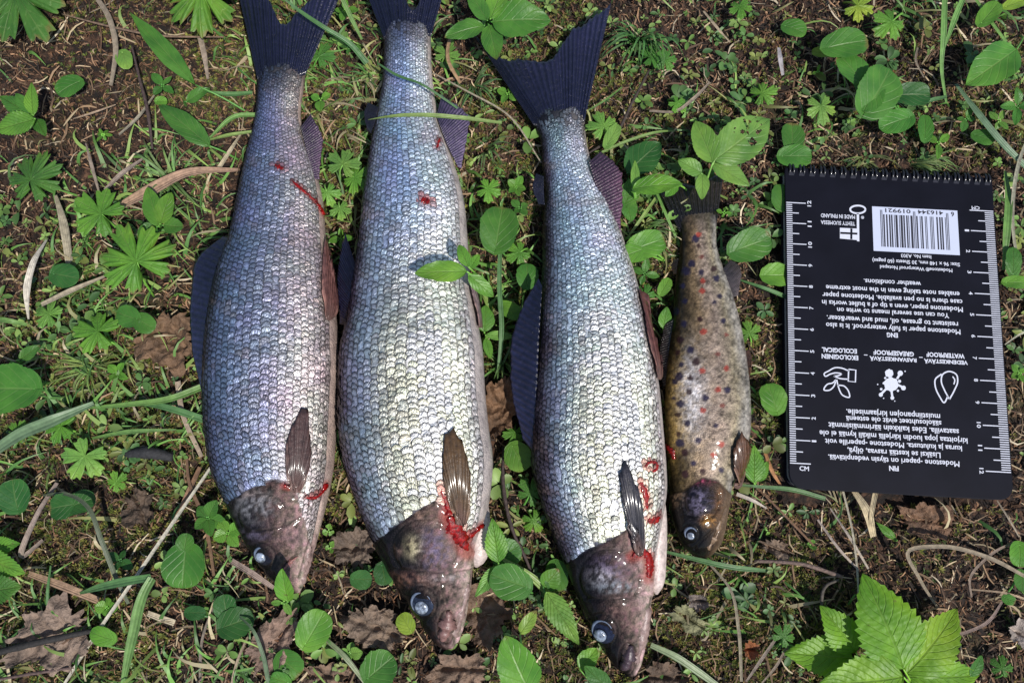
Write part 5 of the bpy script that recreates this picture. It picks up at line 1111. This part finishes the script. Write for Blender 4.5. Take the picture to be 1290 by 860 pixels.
cross('weed in the gap right above the big round leaf between the fish', 655, 262, 15, 'm', 4, 50, 7, 'ovate', .8)
cross('weed with small leaves at the right side of the notepad', 1284, 470, 14, 'b', 4, 50, 6, 'ovate', .8)
cross('pair of tiny round leaves right of the trout head', 966, 668, 6, 'p', 2, 60, 4, 'ovate', 1)
cross('small seedling under the notepad, right of the trout head', 1022, 685, 8, 'p', 3, 60, 4, 'ovate', 1)
plant('oval_leaved_plant', 'single pointed leaf below the middle of the notepad', 'plant', (1128, 680), [('lance', 1129, 680, 1103, 657, 10, 6, 'b')], GO)
plant('raspberry_plant', 'large bright raspberry leaf with pleated toothed leaflets at the bottom right', 'plant', (1150, 870),
      [('serr', 1138, 842, 1086, 722, 80, 17, 'r', 15), ('serr', 1142, 848, 1206, 766, 62, 13, 'r', 12), ('serr', 1138, 852, 1030, 862, 62, 18, 'r', 15), ('serr', 1144, 852, 1234, 850, 50, 11, 'r', 9)], GG)
plant('raspberry_plant', 'smaller raspberry leaf left of the large one, two leaflets', 'plant', (1080, 835), [('serr', 1078, 820, 1033, 762, 44, 11, 'r', 12), ('serr', 1074, 828, 988, 822, 48, 10, 'r', 8)], GG)
palm('small dull leaf beside the raspberry leaf, touching its left side', 986, 802, 20, -60, 'm', 5, 8)
rnd('small leaf at the right side of the raspberry leaf', 1230, 838, 15, -60, 'm', 10, asp=.5, kind='ovate', name='seedling', grp=GO)

palm('lobed leaf between second and third fish, level with the leaf on the flank', 655, 318, 20, 150, 'b', 5, 7)
rnd('oval leaf low in the gap between second and third fish, under the grass stalk', 645, 392, 15, 30, 'b', 7, asp=.7)
palm('bright lobed leaf at the belly of the second fish below the brown rolled leaf', 648, 545, 18, 100, 'b', 5, 6)
cross('bright seedling left of the third fish tail, under its spread lobe', 640, 118, 18, 'b', 4, 30, 7, 'ovate', .7)
palm('small lobed leaf between the second fish tail and the leafy plant', 562, 70, 18, -60, 'p', 5, 7)
rnd('pale oval leaf beside the anal fin of the third fish, upper side', 772, 170, 15, -60, 'p', 9, asp=.6)
palm('lobed leaf against the belly of the third fish above its pelvic fin', 812, 372, 17, -70, 'm', 5, 6)
rnd('small oval leaf in the gap left of the trout at its dorsal fin', 838, 360, 11, -60, 'b', 7, asp=.7)
cross('bright weed at the top edge between the first and second fish tails', 434, 14, 16, 'b', 4, 10, 7, 'ovate', .7)
palm('lobed leaf in the gap between first and second fish near their dorsal fins', 428, 262, 16, 80, 'p', 5, 5)
palm('pale lobed leaf near the left edge below the bleached dead blade', 62, 396, 20, 200, 'p', 5, 7)
cross('broad leaved weed left of the brown dead leaf, near its lower end', 148, 470, 20, 'b', 4, 40, 7, 'ovate', .7)
palm('small lobed leaf between the wet leaf pair and the dark dead leaf', 146, 608, 17, -40, 'b', 5, 6)
rnd('oval bright leaf left of the folded grass blade', 128, 800, 15, 200, 'b', 8, asp=.7)
cross('weed with rounded leaves at the bottom edge between the first two fish', 440, 822, 16, 'p', 4, 10, 6, 'ovate', .8)
palm('lobed leaf just above the large wide grass blade at the left edge', 22, 545, 20, -60, 'b', 5, 8)
cross('bright weed on the moss right of the third fish throat', 872, 640, 12, 'b', 4, 10, 5, 'ovate', .8)
palm('small lobed leaf between the third fish tail and the trout shoot', 852, 130, 16, 40, 'b', 5, 7)
cross('weed at the right edge above the long pale bent grass stalk', 1258, 152, 16, 'p', 4, 30, 7, 'ovate', .6)
palm('lobed leaf in the lower right corner beside the raspberry leaf', 1262, 842, 18, -80, 'm', 5, 6)

# ------------------------------------------------------------------ grass, straw, twigs
GB, GS, GT = 'grass blades across the ground', 'dry straws on the ground', 'twigs on the ground'
def blade(name, label, cat, pts, wid, col, grp, m='grass', fold=.22, twist=0.0, tube=False):
    P = np.array([[*at(p[0], p[1], p[2]/1000)] for p in pts]); n = max(12, 6*len(pts)); Q = catmull(P, n)
    g = ground_z(Q[:, 0], Q[:, 1]); Q[:, 2] = np.maximum(Q[:, 2], g+.0006)
    W = np.interp(np.linspace(0, 1, n), np.linspace(0, 1, len(wid)), wid)/2750
    b = Q[0].copy()
    if tube: me = tube_mesh(name, Q-b, W/2*(1+.25*(vnoise(np.arange(n)*1.3, np.full(n, b[0]*999), 3)-.5)), 7)
    else: me = ribbon_mesh(name, Q-b, W, fold, twist)
    o = link(name, me, M[m], None, jit(col)); o.location = b; return tag(o, label, cat, grp)
G1, G2, G3, G4 = (.13, .25, .06), (.08, .18, .06), (.20, .30, .08), (.12, .19, .10)
S1, S2, S3, S4 = (.40, .32, .22), (.26, .21, .16), (.20, .12, .07), (.52, .46, .36)
def gb(label, pts, w, col=G1, **k): return blade('grass_stalk', label, 'grass', pts, w, col, GB, **k)
def sw(label, pts, w, col=S1, **k): return blade('straw', label, 'straw', pts, [v*.8 for v in w], tuple(c*1.15 for c in col), GS, 'straw', **k)
def tw(label, pts, w, col=(.05, .035, .03)): return blade('twig', label, 'twig', pts, w, col, GT, 'twig', tube=True)
gb('grass blade crossing the second fish just behind its tail', [(464, 151, 17), (490, 147, 21), (530, 145, 22), (575, 148, 20), (632, 155, 10)], [1, 5, 6, 6, 4], G3)
gb('thin grass blade crossing the second fish near its tail base', [(476, 80, 17), (500, 95, 19), (530, 106, 20), (560, 125, 16), (592, 148, 8)], [2, 4, 3, 3, 3], G2)
gb('grass blade rising between the first and second fish tails', [(352, -6, 24), (372, 10, 20), (410, 36, 16), (440, 55, 10), (462, 80, 5)], [2, 5, 6, 7, 8], G2)
gb('short grass blade at the top between the two left tails', [(428, -8, 22), (442, 22, 14), (456, 50, 6)], [5, 6, 3], G1)
gb('upper of the blades pushing under the left side of the first fish', [(318, 117, 7), (290, 119, 7), (258, 115, 9)], [5, 7, 2], G2)
gb('middle blade pushing under the left side of the first fish', [(322, 145, 7), (300, 146, 8), (262, 176, 4)], [6, 7, 3], G1)
gb('lowest blade pushing under the left side of the first fish', [(318, 166, 7), (290, 170, 8), (258, 178, 5)], [4, 5, 2], G3)
gb('widest grass blade at the left edge, shiny and bent', [(-12, 572, 5), (30, 545, 12), (62, 532, 14), (118, 508, 8)], [13, 15, 15, 6], G4)
gb('long grass blade from the left towards the first fish', [(110, 514, 5), (165, 509, 8), (215, 502, 8), (256, 487, 6)], [3, 6, 8, 9], G1)
gb('grass blade running under the back of the first fish', [(168, 507, 5), (205, 512, 8), (262, 530, 6)], [4, 8, 9], G2)
gb('grass blade below the wide shiny blade', [(116, 552, 4), (160, 544, 8), (222, 541, 5)], [3, 6, 2], G1)
gb('short blade at the left edge at mid height', [(-8, 402, 6), (16, 405, 8), (34, 409, 4)], [6, 7, 4], G1)
gb('broad blade folded down at the lower left', [(154, 866, 3), (168, 800, 12), (184, 742, 18), (192, 728, 18)], [5, 11, 13, 10], G1)
gb('second half of the folded blade running left', [(98, 748, 4), (130, 738, 12), (170, 730, 16), (190, 727, 18)], [2, 8, 10, 8], G2)
gb('arched grey green blade over the wet leaf pair', [(54, 624, 5), (84, 622, 12), (112, 640, 18), (128, 680, 16), (150, 735, 8), (162, 760, 4)], [3, 4, 5, 6, 6, 4], (.10, .12, .07))
gb('thin blade left of the bent blade at lower left', [(62, 780, 3), (60, 750, 6), (64, 712, 5)], [3, 4, 2], G2)
gb('thin straight blade beside the lower left rosette', [(60, 500, 3), (72, 540, 6), (78, 560, 3)], [3, 4, 2], G2)
gb('curved green blade under the snout of the trout', [(836, 694, 4), (872, 703, 7), (910, 712, 9), (986, 720, 3)], [3, 6, 6, 2], G2)
gb('blade running from the trout fin under the notepad', [(918, 610, 5), (960, 613, 7), (1000, 617, 4), (1040, 628, 3)], [2, 4, 6, 5], G2)
gb('blade entering under the notepad edge below the rounded leaf', [(930, 352, 4), (960, 362, 7), (1000, 378, 3)], [2, 5, 6], G2)
gb('vertical green blade along the right side of the notepad', [(1266, 215, 4), (1270, 250, 7), (1268, 290, 8), (1264, 340, 4)], [3, 10, 10, 4], G1)
gb('pale bent blade pointing down to the right edge', [(1204, 106, 6), (1228, 138, 10), (1262, 180, 9), (1300, 218, 4)], [4, 9, 10, 8], G4)
gb('tall thin blade dropping from the top edge at the right', [(1190, -8, 18), (1188, 50, 14), (1186, 85, 10), (1192, 130, 5)], [7, 8, 5, 3], G1)
gb('second blade from the top edge, leaning left', [(1216, -8, 14), (1204, 20, 12), (1190, 60, 8)], [6, 8, 2], G1)
gb('blade joining the leaf chain from the right', [(1150, 134, 6), (1168, 128, 9), (1192, 122, 6)], [2, 6, 4], G2)
gb('stem of the corner leaf at the upper right', [(1224, -8, 8), (1250, 30, 8), (1274, 62, 6)], [4, 5, 4], G1)
gb('pale blade under the snout area between second and third fish', [(634, 704, 8), (664, 722, 8), (690, 745, 5), (720, 790, 3)], [4, 8, 12, 5], G3)
gb('grass blade standing between the second and third fish', [(628, 468, 5), (632, 420, 10), (629, 352, 12), (630, 318, 12)], [4, 6, 6, 5], G2)
gb('thin blade leaning from the third fish fin to the left', [(630, 466, 4), (642, 440, 10), (654, 418, 14)], [2, 3, 2], G2)
gb('thin blade right of the third fish tail base', [(740, 140, 6), (760, 128, 8), (784, 110, 5)], [2, 3, 2], G1)
gb('long thin blade from the trout tail up to the left', [(852, 300, 4), (838, 268, 8), (826, 240, 8)], [3, 4, 3], G1)
gb('blade left of the trout tail lying along the third fish', [(790, 300, 5), (812, 270, 8), (830, 244, 6)], [2, 5, 3], G3)
gb('curved pale blade between the third fish and the trout', [(750, 196, 6), (790, 178, 9), (832, 166, 9), (850, 165, 4)], [3, 4, 4, 2], G3)
gb('bent grass blade left of the second fish eye', [(340, 870, 4), (330, 820, 12), (318, 792, 14), (302, 776, 10)], [5, 5, 4, 2], (.10, .15, .08))
gb('short bent stalk right of the oval leaf at the bottom', [(412, 806, 6), (430, 822, 8), (462, 862, 4)], [5, 6, 4], (.18, .22, .12))
gb('flat pale green stalk at the bottom right of the third fish', [(820, 812, 4), (850, 826, 6), (880, 846, 5), (910, 868, 4)], [6, 8, 8, 6], (.22, .26, .14))
sw('longest pale straw, running from the first fish back to the bottom left', [(266, 588, 9), (222, 652, 10), (170, 728, 12), (120, 800, 7), (78, 866, 3)], [4, 5, 5, 5, 4], S4)
sw('curved dead blade at the left edge, bleached grey', [(60, 300, 5), (42, 332, 12), (34, 370, 10), (36, 402, 4)], [3, 10, 12, 3], S4)
sw('flat straw across the left edge under the bleached blade', [(52, 384, 5), (90, 366, 8), (132, 348, 5)], [7, 9, 4], S1)
sw('short grey straw end right of the flat star leaf', [(70, 246, 6), (80, 280, 7), (88, 332, 3)], [5, 14, 12], S2)
sw('thin pale straw standing beside the lobed leaf at the upper left', [(108, 180, 6), (116, 210, 7), (126, 246, 3)], [2, 6, 3], S2)
sw('bent grey straw hanging from the top edge at the left', [(118, -8, 8), (138, 24, 9), (146, 60, 8), (140, 108, 4)], [7, 9, 9, 6], S2)
sw('short grey straw left of the first fish tail', [(252, 46, 5), (258, 72, 6), (262, 100, 3)], [9, 9, 4], S2)
sw('forked pale straw on bare soil at the upper left', [(92, 150, 3), (118, 142, 5), (146, 132, 3)], [2, 4, 2], S1)
sw('pale straw crossing the dark twig at the upper left', [(150, 170, 4), (172, 150, 7), (196, 118, 4)], [4, 6, 3], S2)
sw('light straw scrap right of the fine grass clump', [(276, 212, 3), (290, 190, 6), (304, 168, 4)], [8, 7, 3], S1)
sw('broad dead sheath under the fine grass clump', [(148, 262, 3), (190, 240, 7), (236, 218, 8), (300, 214, 4)], [12, 22, 14, 6], (.30, .21, .13))
sw('dead stem lying below the fine grass clump', [(132, 240, 3), (150, 222, 6), (180, 200, 5)], [6, 9, 4], S2)
sw('pale broken straw near the first fish back at grass height', [(224, 480, 4), (230, 520, 6), (254, 575, 4)], [9, 7, 6], S1)
sw('dark tan straw beside the long pale straw', [(252, 588, 4), (238, 620, 6), (222, 652, 3)], [6, 9, 5], S3)
sw('long dead stem left of the long pale straw', [(235, 570, 5), (238, 606, 7), (256, 650, 6), (272, 740, 3)], [4, 5, 5, 4], S3)
sw('bent grey stem at the lower left edge', [(72, 608, 4), (46, 650, 8), (30, 700, 7), (54, 680, 3)], [6, 7, 9, 5], S2)
sw('flat brown straw at the lower left under the blades', [(36, 722, 3), (80, 738, 6), (124, 756, 3)], [8, 12, 10], (.28, .19, .11))
sw('short flat straw piece right of the folded blade', [(186, 772, 4), (202, 778, 5), (220, 784, 4)], [8, 9, 9], S1)
sw('dead stem running down from the third round leaf at the bottom', [(270, 762, 5), (256, 800, 6), (252, 866, 3)], [3, 4, 4], S2)
sw('thin dead stem beside the purple dead leaf', [(316, 794, 4), (300, 830, 6), (290, 870, 3)], [3, 4, 4], S1)
sw('straw at the bottom edge left of the first fish snout', [(345, 740, 5), (318, 722, 7), (292, 706, 4)], [6, 9, 8], S2)
sw('arched dead grass stem at the right edge, loop end to the left', [(1186, 772, 3), (1158, 728, 8), (1144, 694, 12), (1180, 688, 14), (1240, 700, 12), (1296, 728, 6)], [3, 5, 6, 6, 6, 5], S2)
sw('thin pale stem crossing the right edge below the arched stem', [(1222, 742, 4), (1262, 746, 7), (1298, 756, 4)], [2, 3, 3], S1)
sw('dead stem leaning from the raspberry leaf to the right', [(1206, 800, 5), (1240, 786, 8), (1266, 752, 4)], [4, 5, 3], S2)
sw('curved grey stem right of the arched stem', [(1224, 752, 3), (1222, 728, 8), (1246, 700, 10), (1278, 682, 4)], [3, 4, 4, 3], S2)
sw('straight thin straw leaning from the notepad corner', [(1256, 630, 4), (1270, 652, 6), (1284, 676, 3)], [2, 3, 2], S1)
sw('broad pale dead blade hanging below the notepad', [(1074, 616, 5), (1090, 640, 8), (1100, 676, 3)], [7, 14, 9], S1)
sw('narrow dead blade beside the broad one below the notepad', [(1104, 614, 5), (1098, 645, 8), (1096, 672, 3)], [8, 7, 4], (.44, .36, .24))
sw('long vertical straw below the notepad touching the raspberry leaf', [(1062, 618, 5), (1074, 670, 8), (1080, 720, 8), (1081, 772, 5)], [3, 3, 3, 2], S4)
sw('straw crossing the vertical straw below the notepad', [(1030, 654, 4), (1056, 690, 8), (1082, 718, 5)], [3, 4, 3], S4)
sw('second straw crossing below the notepad, steeper', [(1046, 640, 4), (1070, 676, 8), (1094, 716, 4)], [2, 4, 3], S4)
sw('orange brown straw between the notepad corner and the trout', [(964, 570, 4), (972, 592, 6), (984, 612, 3)], [5, 6, 3], (.42, .22, .09))
sw('long curved stem below the trout running to the bottom edge', [(892, 708, 4), (920, 742, 7), (930, 790, 7), (934, 858, 3)], [3, 4, 5, 4], (.30, .25, .17))
sw('thin stem crossing from the trout head towards the notepad', [(928, 622, 4), (948, 630, 6), (966, 640, 3)], [6, 5, 2], S4)
sw('thin dark stem running diagonally under the notepad', [(930, 590, 4), (980, 640, 7), (1030, 692, 4)], [2, 3, 3], S3)
sw('straw leaning across the bottom left of the raspberry plant', [(940, 858, 3), (962, 826, 8), (976, 806, 6)], [3, 5, 4], S2)
sw('second straw left of the raspberry plant, parallel', [(958, 862, 3), (978, 838, 8), (992, 812, 5)], [2, 4, 3], S2)
sw('short pale straw on the soil near the top, right of the third fish', [(886, 14, 4), (904, 36, 6), (920, 54, 3)], [3, 5, 2], S1)
sw('forked dry stem between the third fish tail and the trout', [(818, 140, 4), (852, 140, 7), (872, 126, 7), (894, 104, 4)], [4, 5, 6, 3], S2)
sw('pale broken stalk standing above the notepad left corner', [(981, 60, 5), (983, 76, 6), (986, 95, 3)], [5, 8, 5], (.36, .33, .32))
sw('curved dry fibre at the upper right', [(1156, 60, 4), (1154, 78, 6), (1164, 98, 3)], [3, 4, 2], S2)
sw('thin curved stem between the second fish and the third fish tail', [(545, 92, 8), (590, 116, 8), (640, 145, 6), (682, 205, 4)], [2, 3, 3, 2], S1)
sw('dead curled stem left of the third fish near the leaf group', [(568, 40, 6), (566, 80, 8), (580, 105, 4)], [5, 6, 5], (.34, .22, .12))
sw('dry bundle of stems at the right side of the notepad, upper part', [(1296, 170, 6), (1282, 210, 8), (1276, 290, 6), (1282, 330, 3)], [4, 6, 6, 4], (.34, .30, .22))
sw('thin pale straw at the right side of the notepad, middle', [(1266, 434, 3), (1280, 424, 6), (1296, 416, 4)], [2, 3, 3], S4)
tw('black twig between the bellies and heads of the second and third fish', [(634, 562, 4), (634, 610, 7), (646, 668, 8), (666, 712, 5), (672, 730, 3)], [3, 5, 5, 4, 3])
tw('dark twig right of the third fish tail', [(818, 88, 5), (796, 130, 8), (776, 168, 7), (738, 196, 5)], [3, 4, 4, 3])
tw('upright black twig at the upper left', [(166, 58, 9), (176, 100, 8), (186, 140, 7), (192, 188, 4)], [2, 4, 5, 3])
tw('long thin twig across the upper left corner', [(78, 18, 5), (140, 34, 8), (190, 44, 8), (282, 47, 5)], [2, 3, 3, 2], (.16, .10, .07))
tw('black stick across the grey dead leaf at lower left', [(-6, 822, 4), (50, 808, 7), (126, 792, 4)], [8, 8, 5], (.02, .018, .018))
tw('second stick at the lower left edge, thinner and lower', [(-6, 856, 4), (40, 848, 7), (94, 840, 4)], [3, 4, 3], (.09, .06, .05))
tw('twig on the soil above the raspberry leaf', [(950, 706, 4), (1010, 710, 7), (1060, 726, 5)], [4, 5, 5], (.14, .10, .08))
tw('thin twig crossing the raspberry plant at the top', [(1056, 730, 6), (1040, 738, 10), (1034, 780, 5)], [3, 4, 3], (.07, .06, .05))
tw('charred piece of bark near the lower back of the first fish', [(160, 572, 4), (190, 570, 6), (218, 576, 4)], [12, 16, 10], (.02, .02, .022))

def tuft(label, x, y, r, n, a0, a1, col, wid=2.6, h=10, grp='grass clumps'):
    b = at(x, y, 0); b[2] = ground_z(b[0], b[1])
    t = thing('grass_clump', label, 'grass', tuple(b), grp)
    for k in range(n):
        a = math.radians(a0+(a1-a0)*(k+.5)/n+random.uniform(-12, 12)); L = r*random.uniform(.6, 1.1)/2750; hh = h/1000*random.uniform(.4, 1.1)
        s = np.linspace(0, 1, 9); c = random.uniform(-.4, .4)
        d = np.stack([np.cos(a+c*s)*s*L, -np.sin(a+c*s)*s*L, np.sin(s*2.6)*hh], -1)
        o0 = np.array([random.uniform(-1, 1)*r*.08/2750, random.uniform(-1, 1)*r*.08/2750, 0])
        link('blade', ribbon_mesh('blade', d+o0, wid/2750*(1-s**2*.85)*random.uniform(.7, 1.3), .25, nv=3), M['grass'], t, jit(col, .25))
    return t
tuft('spidery fine grass clump left of the first fish', 216, 226, 62, 26, 20, 330, (.15, .26, .08), 3)
tuft('low mossy grass clump above the long left blades', 118, 462, 52, 34, -40, 220, (.20, .28, .07), 2.4, 8)
tuft('dense green grass clump at the top right of the third fish tail', 806, 52, 62, 36, 20, 200, (.08, .20, .05), 3.2, 18)
tuft('fine combed grass above the notepad spiral', 1150, 205, 60, 26, 0, 60, (.17, .26, .08), 2.8, 8)
tuft('second fine grass patch above the notepad spiral, further left', 1090, 198, 50, 16, 10, 170, (.16, .22, .07), 2.2, 6)
tuft('dark grass clump at the bottom left beside the straw', 116, 852, 44, 18, 40, 140, (.06, .17, .04), 4, 12)
tuft('thin grass clump right of the second fish tail', 598, 110, 46, 16, -60, 120, (.10, .19, .06), 2.6, 8)
tuft('small grass clump between the second and third fish at mid height', 634, 455, 40, 12, 40, 140, (.12, .24, .06), 3, 14)
tuft('little grass clump between the trout tail and the third fish', 808, 292, 46, 14, -20, 100, (.10, .22, .05), 3.4, 10)
tuft('sparse grass clump right of the second fish anal fin', 612, 185, 40, 12, -40, 120, (.12, .22, .07), 2.4, 8)
tuft('small clump between the first and second fish tails', 462, 96, 34, 12, 30, 220, (.09, .20, .05), 2.6, 8)
tuft('sparse dry grass clump below the notepad', 1060, 640, 48, 14, 200, 340, (.30, .26, .15), 2.0, 6)
tuft('thin green clump beneath the belly of the first fish', 432, 560, 30, 12, 0, 360, (.14, .22, .07), 2.0, 6)
tuft('sparse clump of pale threads left of the trout body', 826, 290, 30, 8, -60, 60, (.24, .26, .14), 2, 6)

# ------------------------------------------------------------------ dead leaves
def dead(label, x, y, rx, ry, deg, col, h=3, crumple=1.0, seed=0):
    n, m_ = 44, 44; u = np.linspace(-1, 1, n)[:, None]; v = np.linspace(-1, 1, m_)[None]
    # square grid mapped to a ragged oval
    X = u*np.sqrt(1-v*v/2); Y = v*np.sqrt(1-u*u/2); ang = np.arctan2(Y, X); rad = np.hypot(X, Y)
    rag = 1+rad**3*((vnoise(ang*2.2+9, ang*0+seed, 5)-.5)*.5+(vnoise(ang*7+30, ang*0+seed, 6)-.5)*.3+(vnoise(ang*16+60, ang*0+seed, 7)-.5)*.16); X, Y = X*rag*rx*.84/2750, Y*rag*ry*.84/2750
    a = math.radians(-deg); xx = X*math.cos(a)-Y*math.sin(a); yy = X*math.sin(a)+Y*math.cos(a)
    c = at(x, y, h/1000)
    z = (fbm(xx*130+seed, yy*130, 4, 60+seed)-.5)*.007*crumple-.0022*np.exp(-(Y/(ry/2750)*9)**2)+.002*rad**2*crumple+.0012*np.abs(np.sin(X*420+np.abs(Y)*330))+(fbm(xx*420, yy*420, 3, 90+seed)-.5)*.003*crumple
    g = ground_z(c[0]+xx, c[1]+yy); z = np.maximum(z+h/1000, g+.0007)
    V = np.stack([xx, yy, z-h/1000], -1).reshape(-1, 3)
    uv = np.stack(np.broadcast_arrays((u+1)/2, (v+1)/2), -1).reshape(-1, 2)
    o = link('dead_leaf', mesh_np('dead_leaf', V, grid_faces(n, m_), uvs=uv), M['dead'], None, (col[0]*.80, col[1]*.69, col[2]*.58)); o.location = c
    return tag(o, label, 'dead leaf', 'dead leaves on the soil')
dead('large wrinkled brown dead leaf against the back of the first fish', 212, 428, 50, 44, 20, (.17, .115, .075), 3, 1.2, 1)
dead('large grey dead leaf at lower left under the black stick', 72, 800, 58, 44, -10, (.24, .20, .18), 2, 1, 2)
dead('purple grey pointed dead leaf below the first fish', 346, 808, 46, 24, -52, (.25, .19, .17), 4, .8, 3)
dead('rolled brown dead leaf between the second and third fish at mid height', 628, 512, 26, 44, 10, (.16, .10, .06), 7, 1.2, 4)
dead('brown dead leaf between the heads of the second and third fish', 612, 772, 36, 38, 0, (.17, .12, .09), 2, 1, 5)
dead('flat reddish brown dead leaf below the notepad', 1165, 655, 36, 24, 10, (.16, .10, .065), 2, .6, 6)
dead('grey flaky dead leaf left of the second fish head', 476, 790, 46, 28, 20, (.19, .155, .13), 3, 1.2, 7)
dead('grey leaf scraps right of the first fish jaw', 446, 690, 30, 26, 0, (.15, .125, .11), 2, 1.2, 8)
dead('small pale dead leaf right of the trout head', 975, 690, 22, 13, 20, (.22, .18, .15), 2, 1.4, 9)
dead('pale green grey dead leaf below the trout', 866, 778, 24, 14, 30, (.22, .25, .15), 3, .7, 10)
dead('silvery curled dead leaf right of the third fish head', 878, 756, 13, 12, 0, (.25, .24, .25), 4, 1.5, 11)
dead('light grey dead leaf fragment at the right edge near the bottom', 1286, 798, 20, 18, 30, (.36, .35, .36), 3, .7, 12)
dead('brown dead leaf at the bottom edge below the second fish', 580, 842, 38, 22, 0, (.20, .15, .12), 2, 1, 13)
dead('dark dead leaf below the third fish snout', 836, 852, 30, 20, 0, (.12, .09, .07), 2, 1, 14)
dead('brown dead leaf at the bottom edge under the purple one', 408, 850, 36, 18, 0, (.19, .14, .11), 2, 1, 15)
dead('dark brown dead leaf left of the long pale straw', 178, 642, 28, 22, 60, (.085, .065, .05), 2, 1, 16)
dead('small orange brown dead leaf below the trout', 946, 818, 9, 12, 0, (.30, .12, .05), 3, .6, 17)
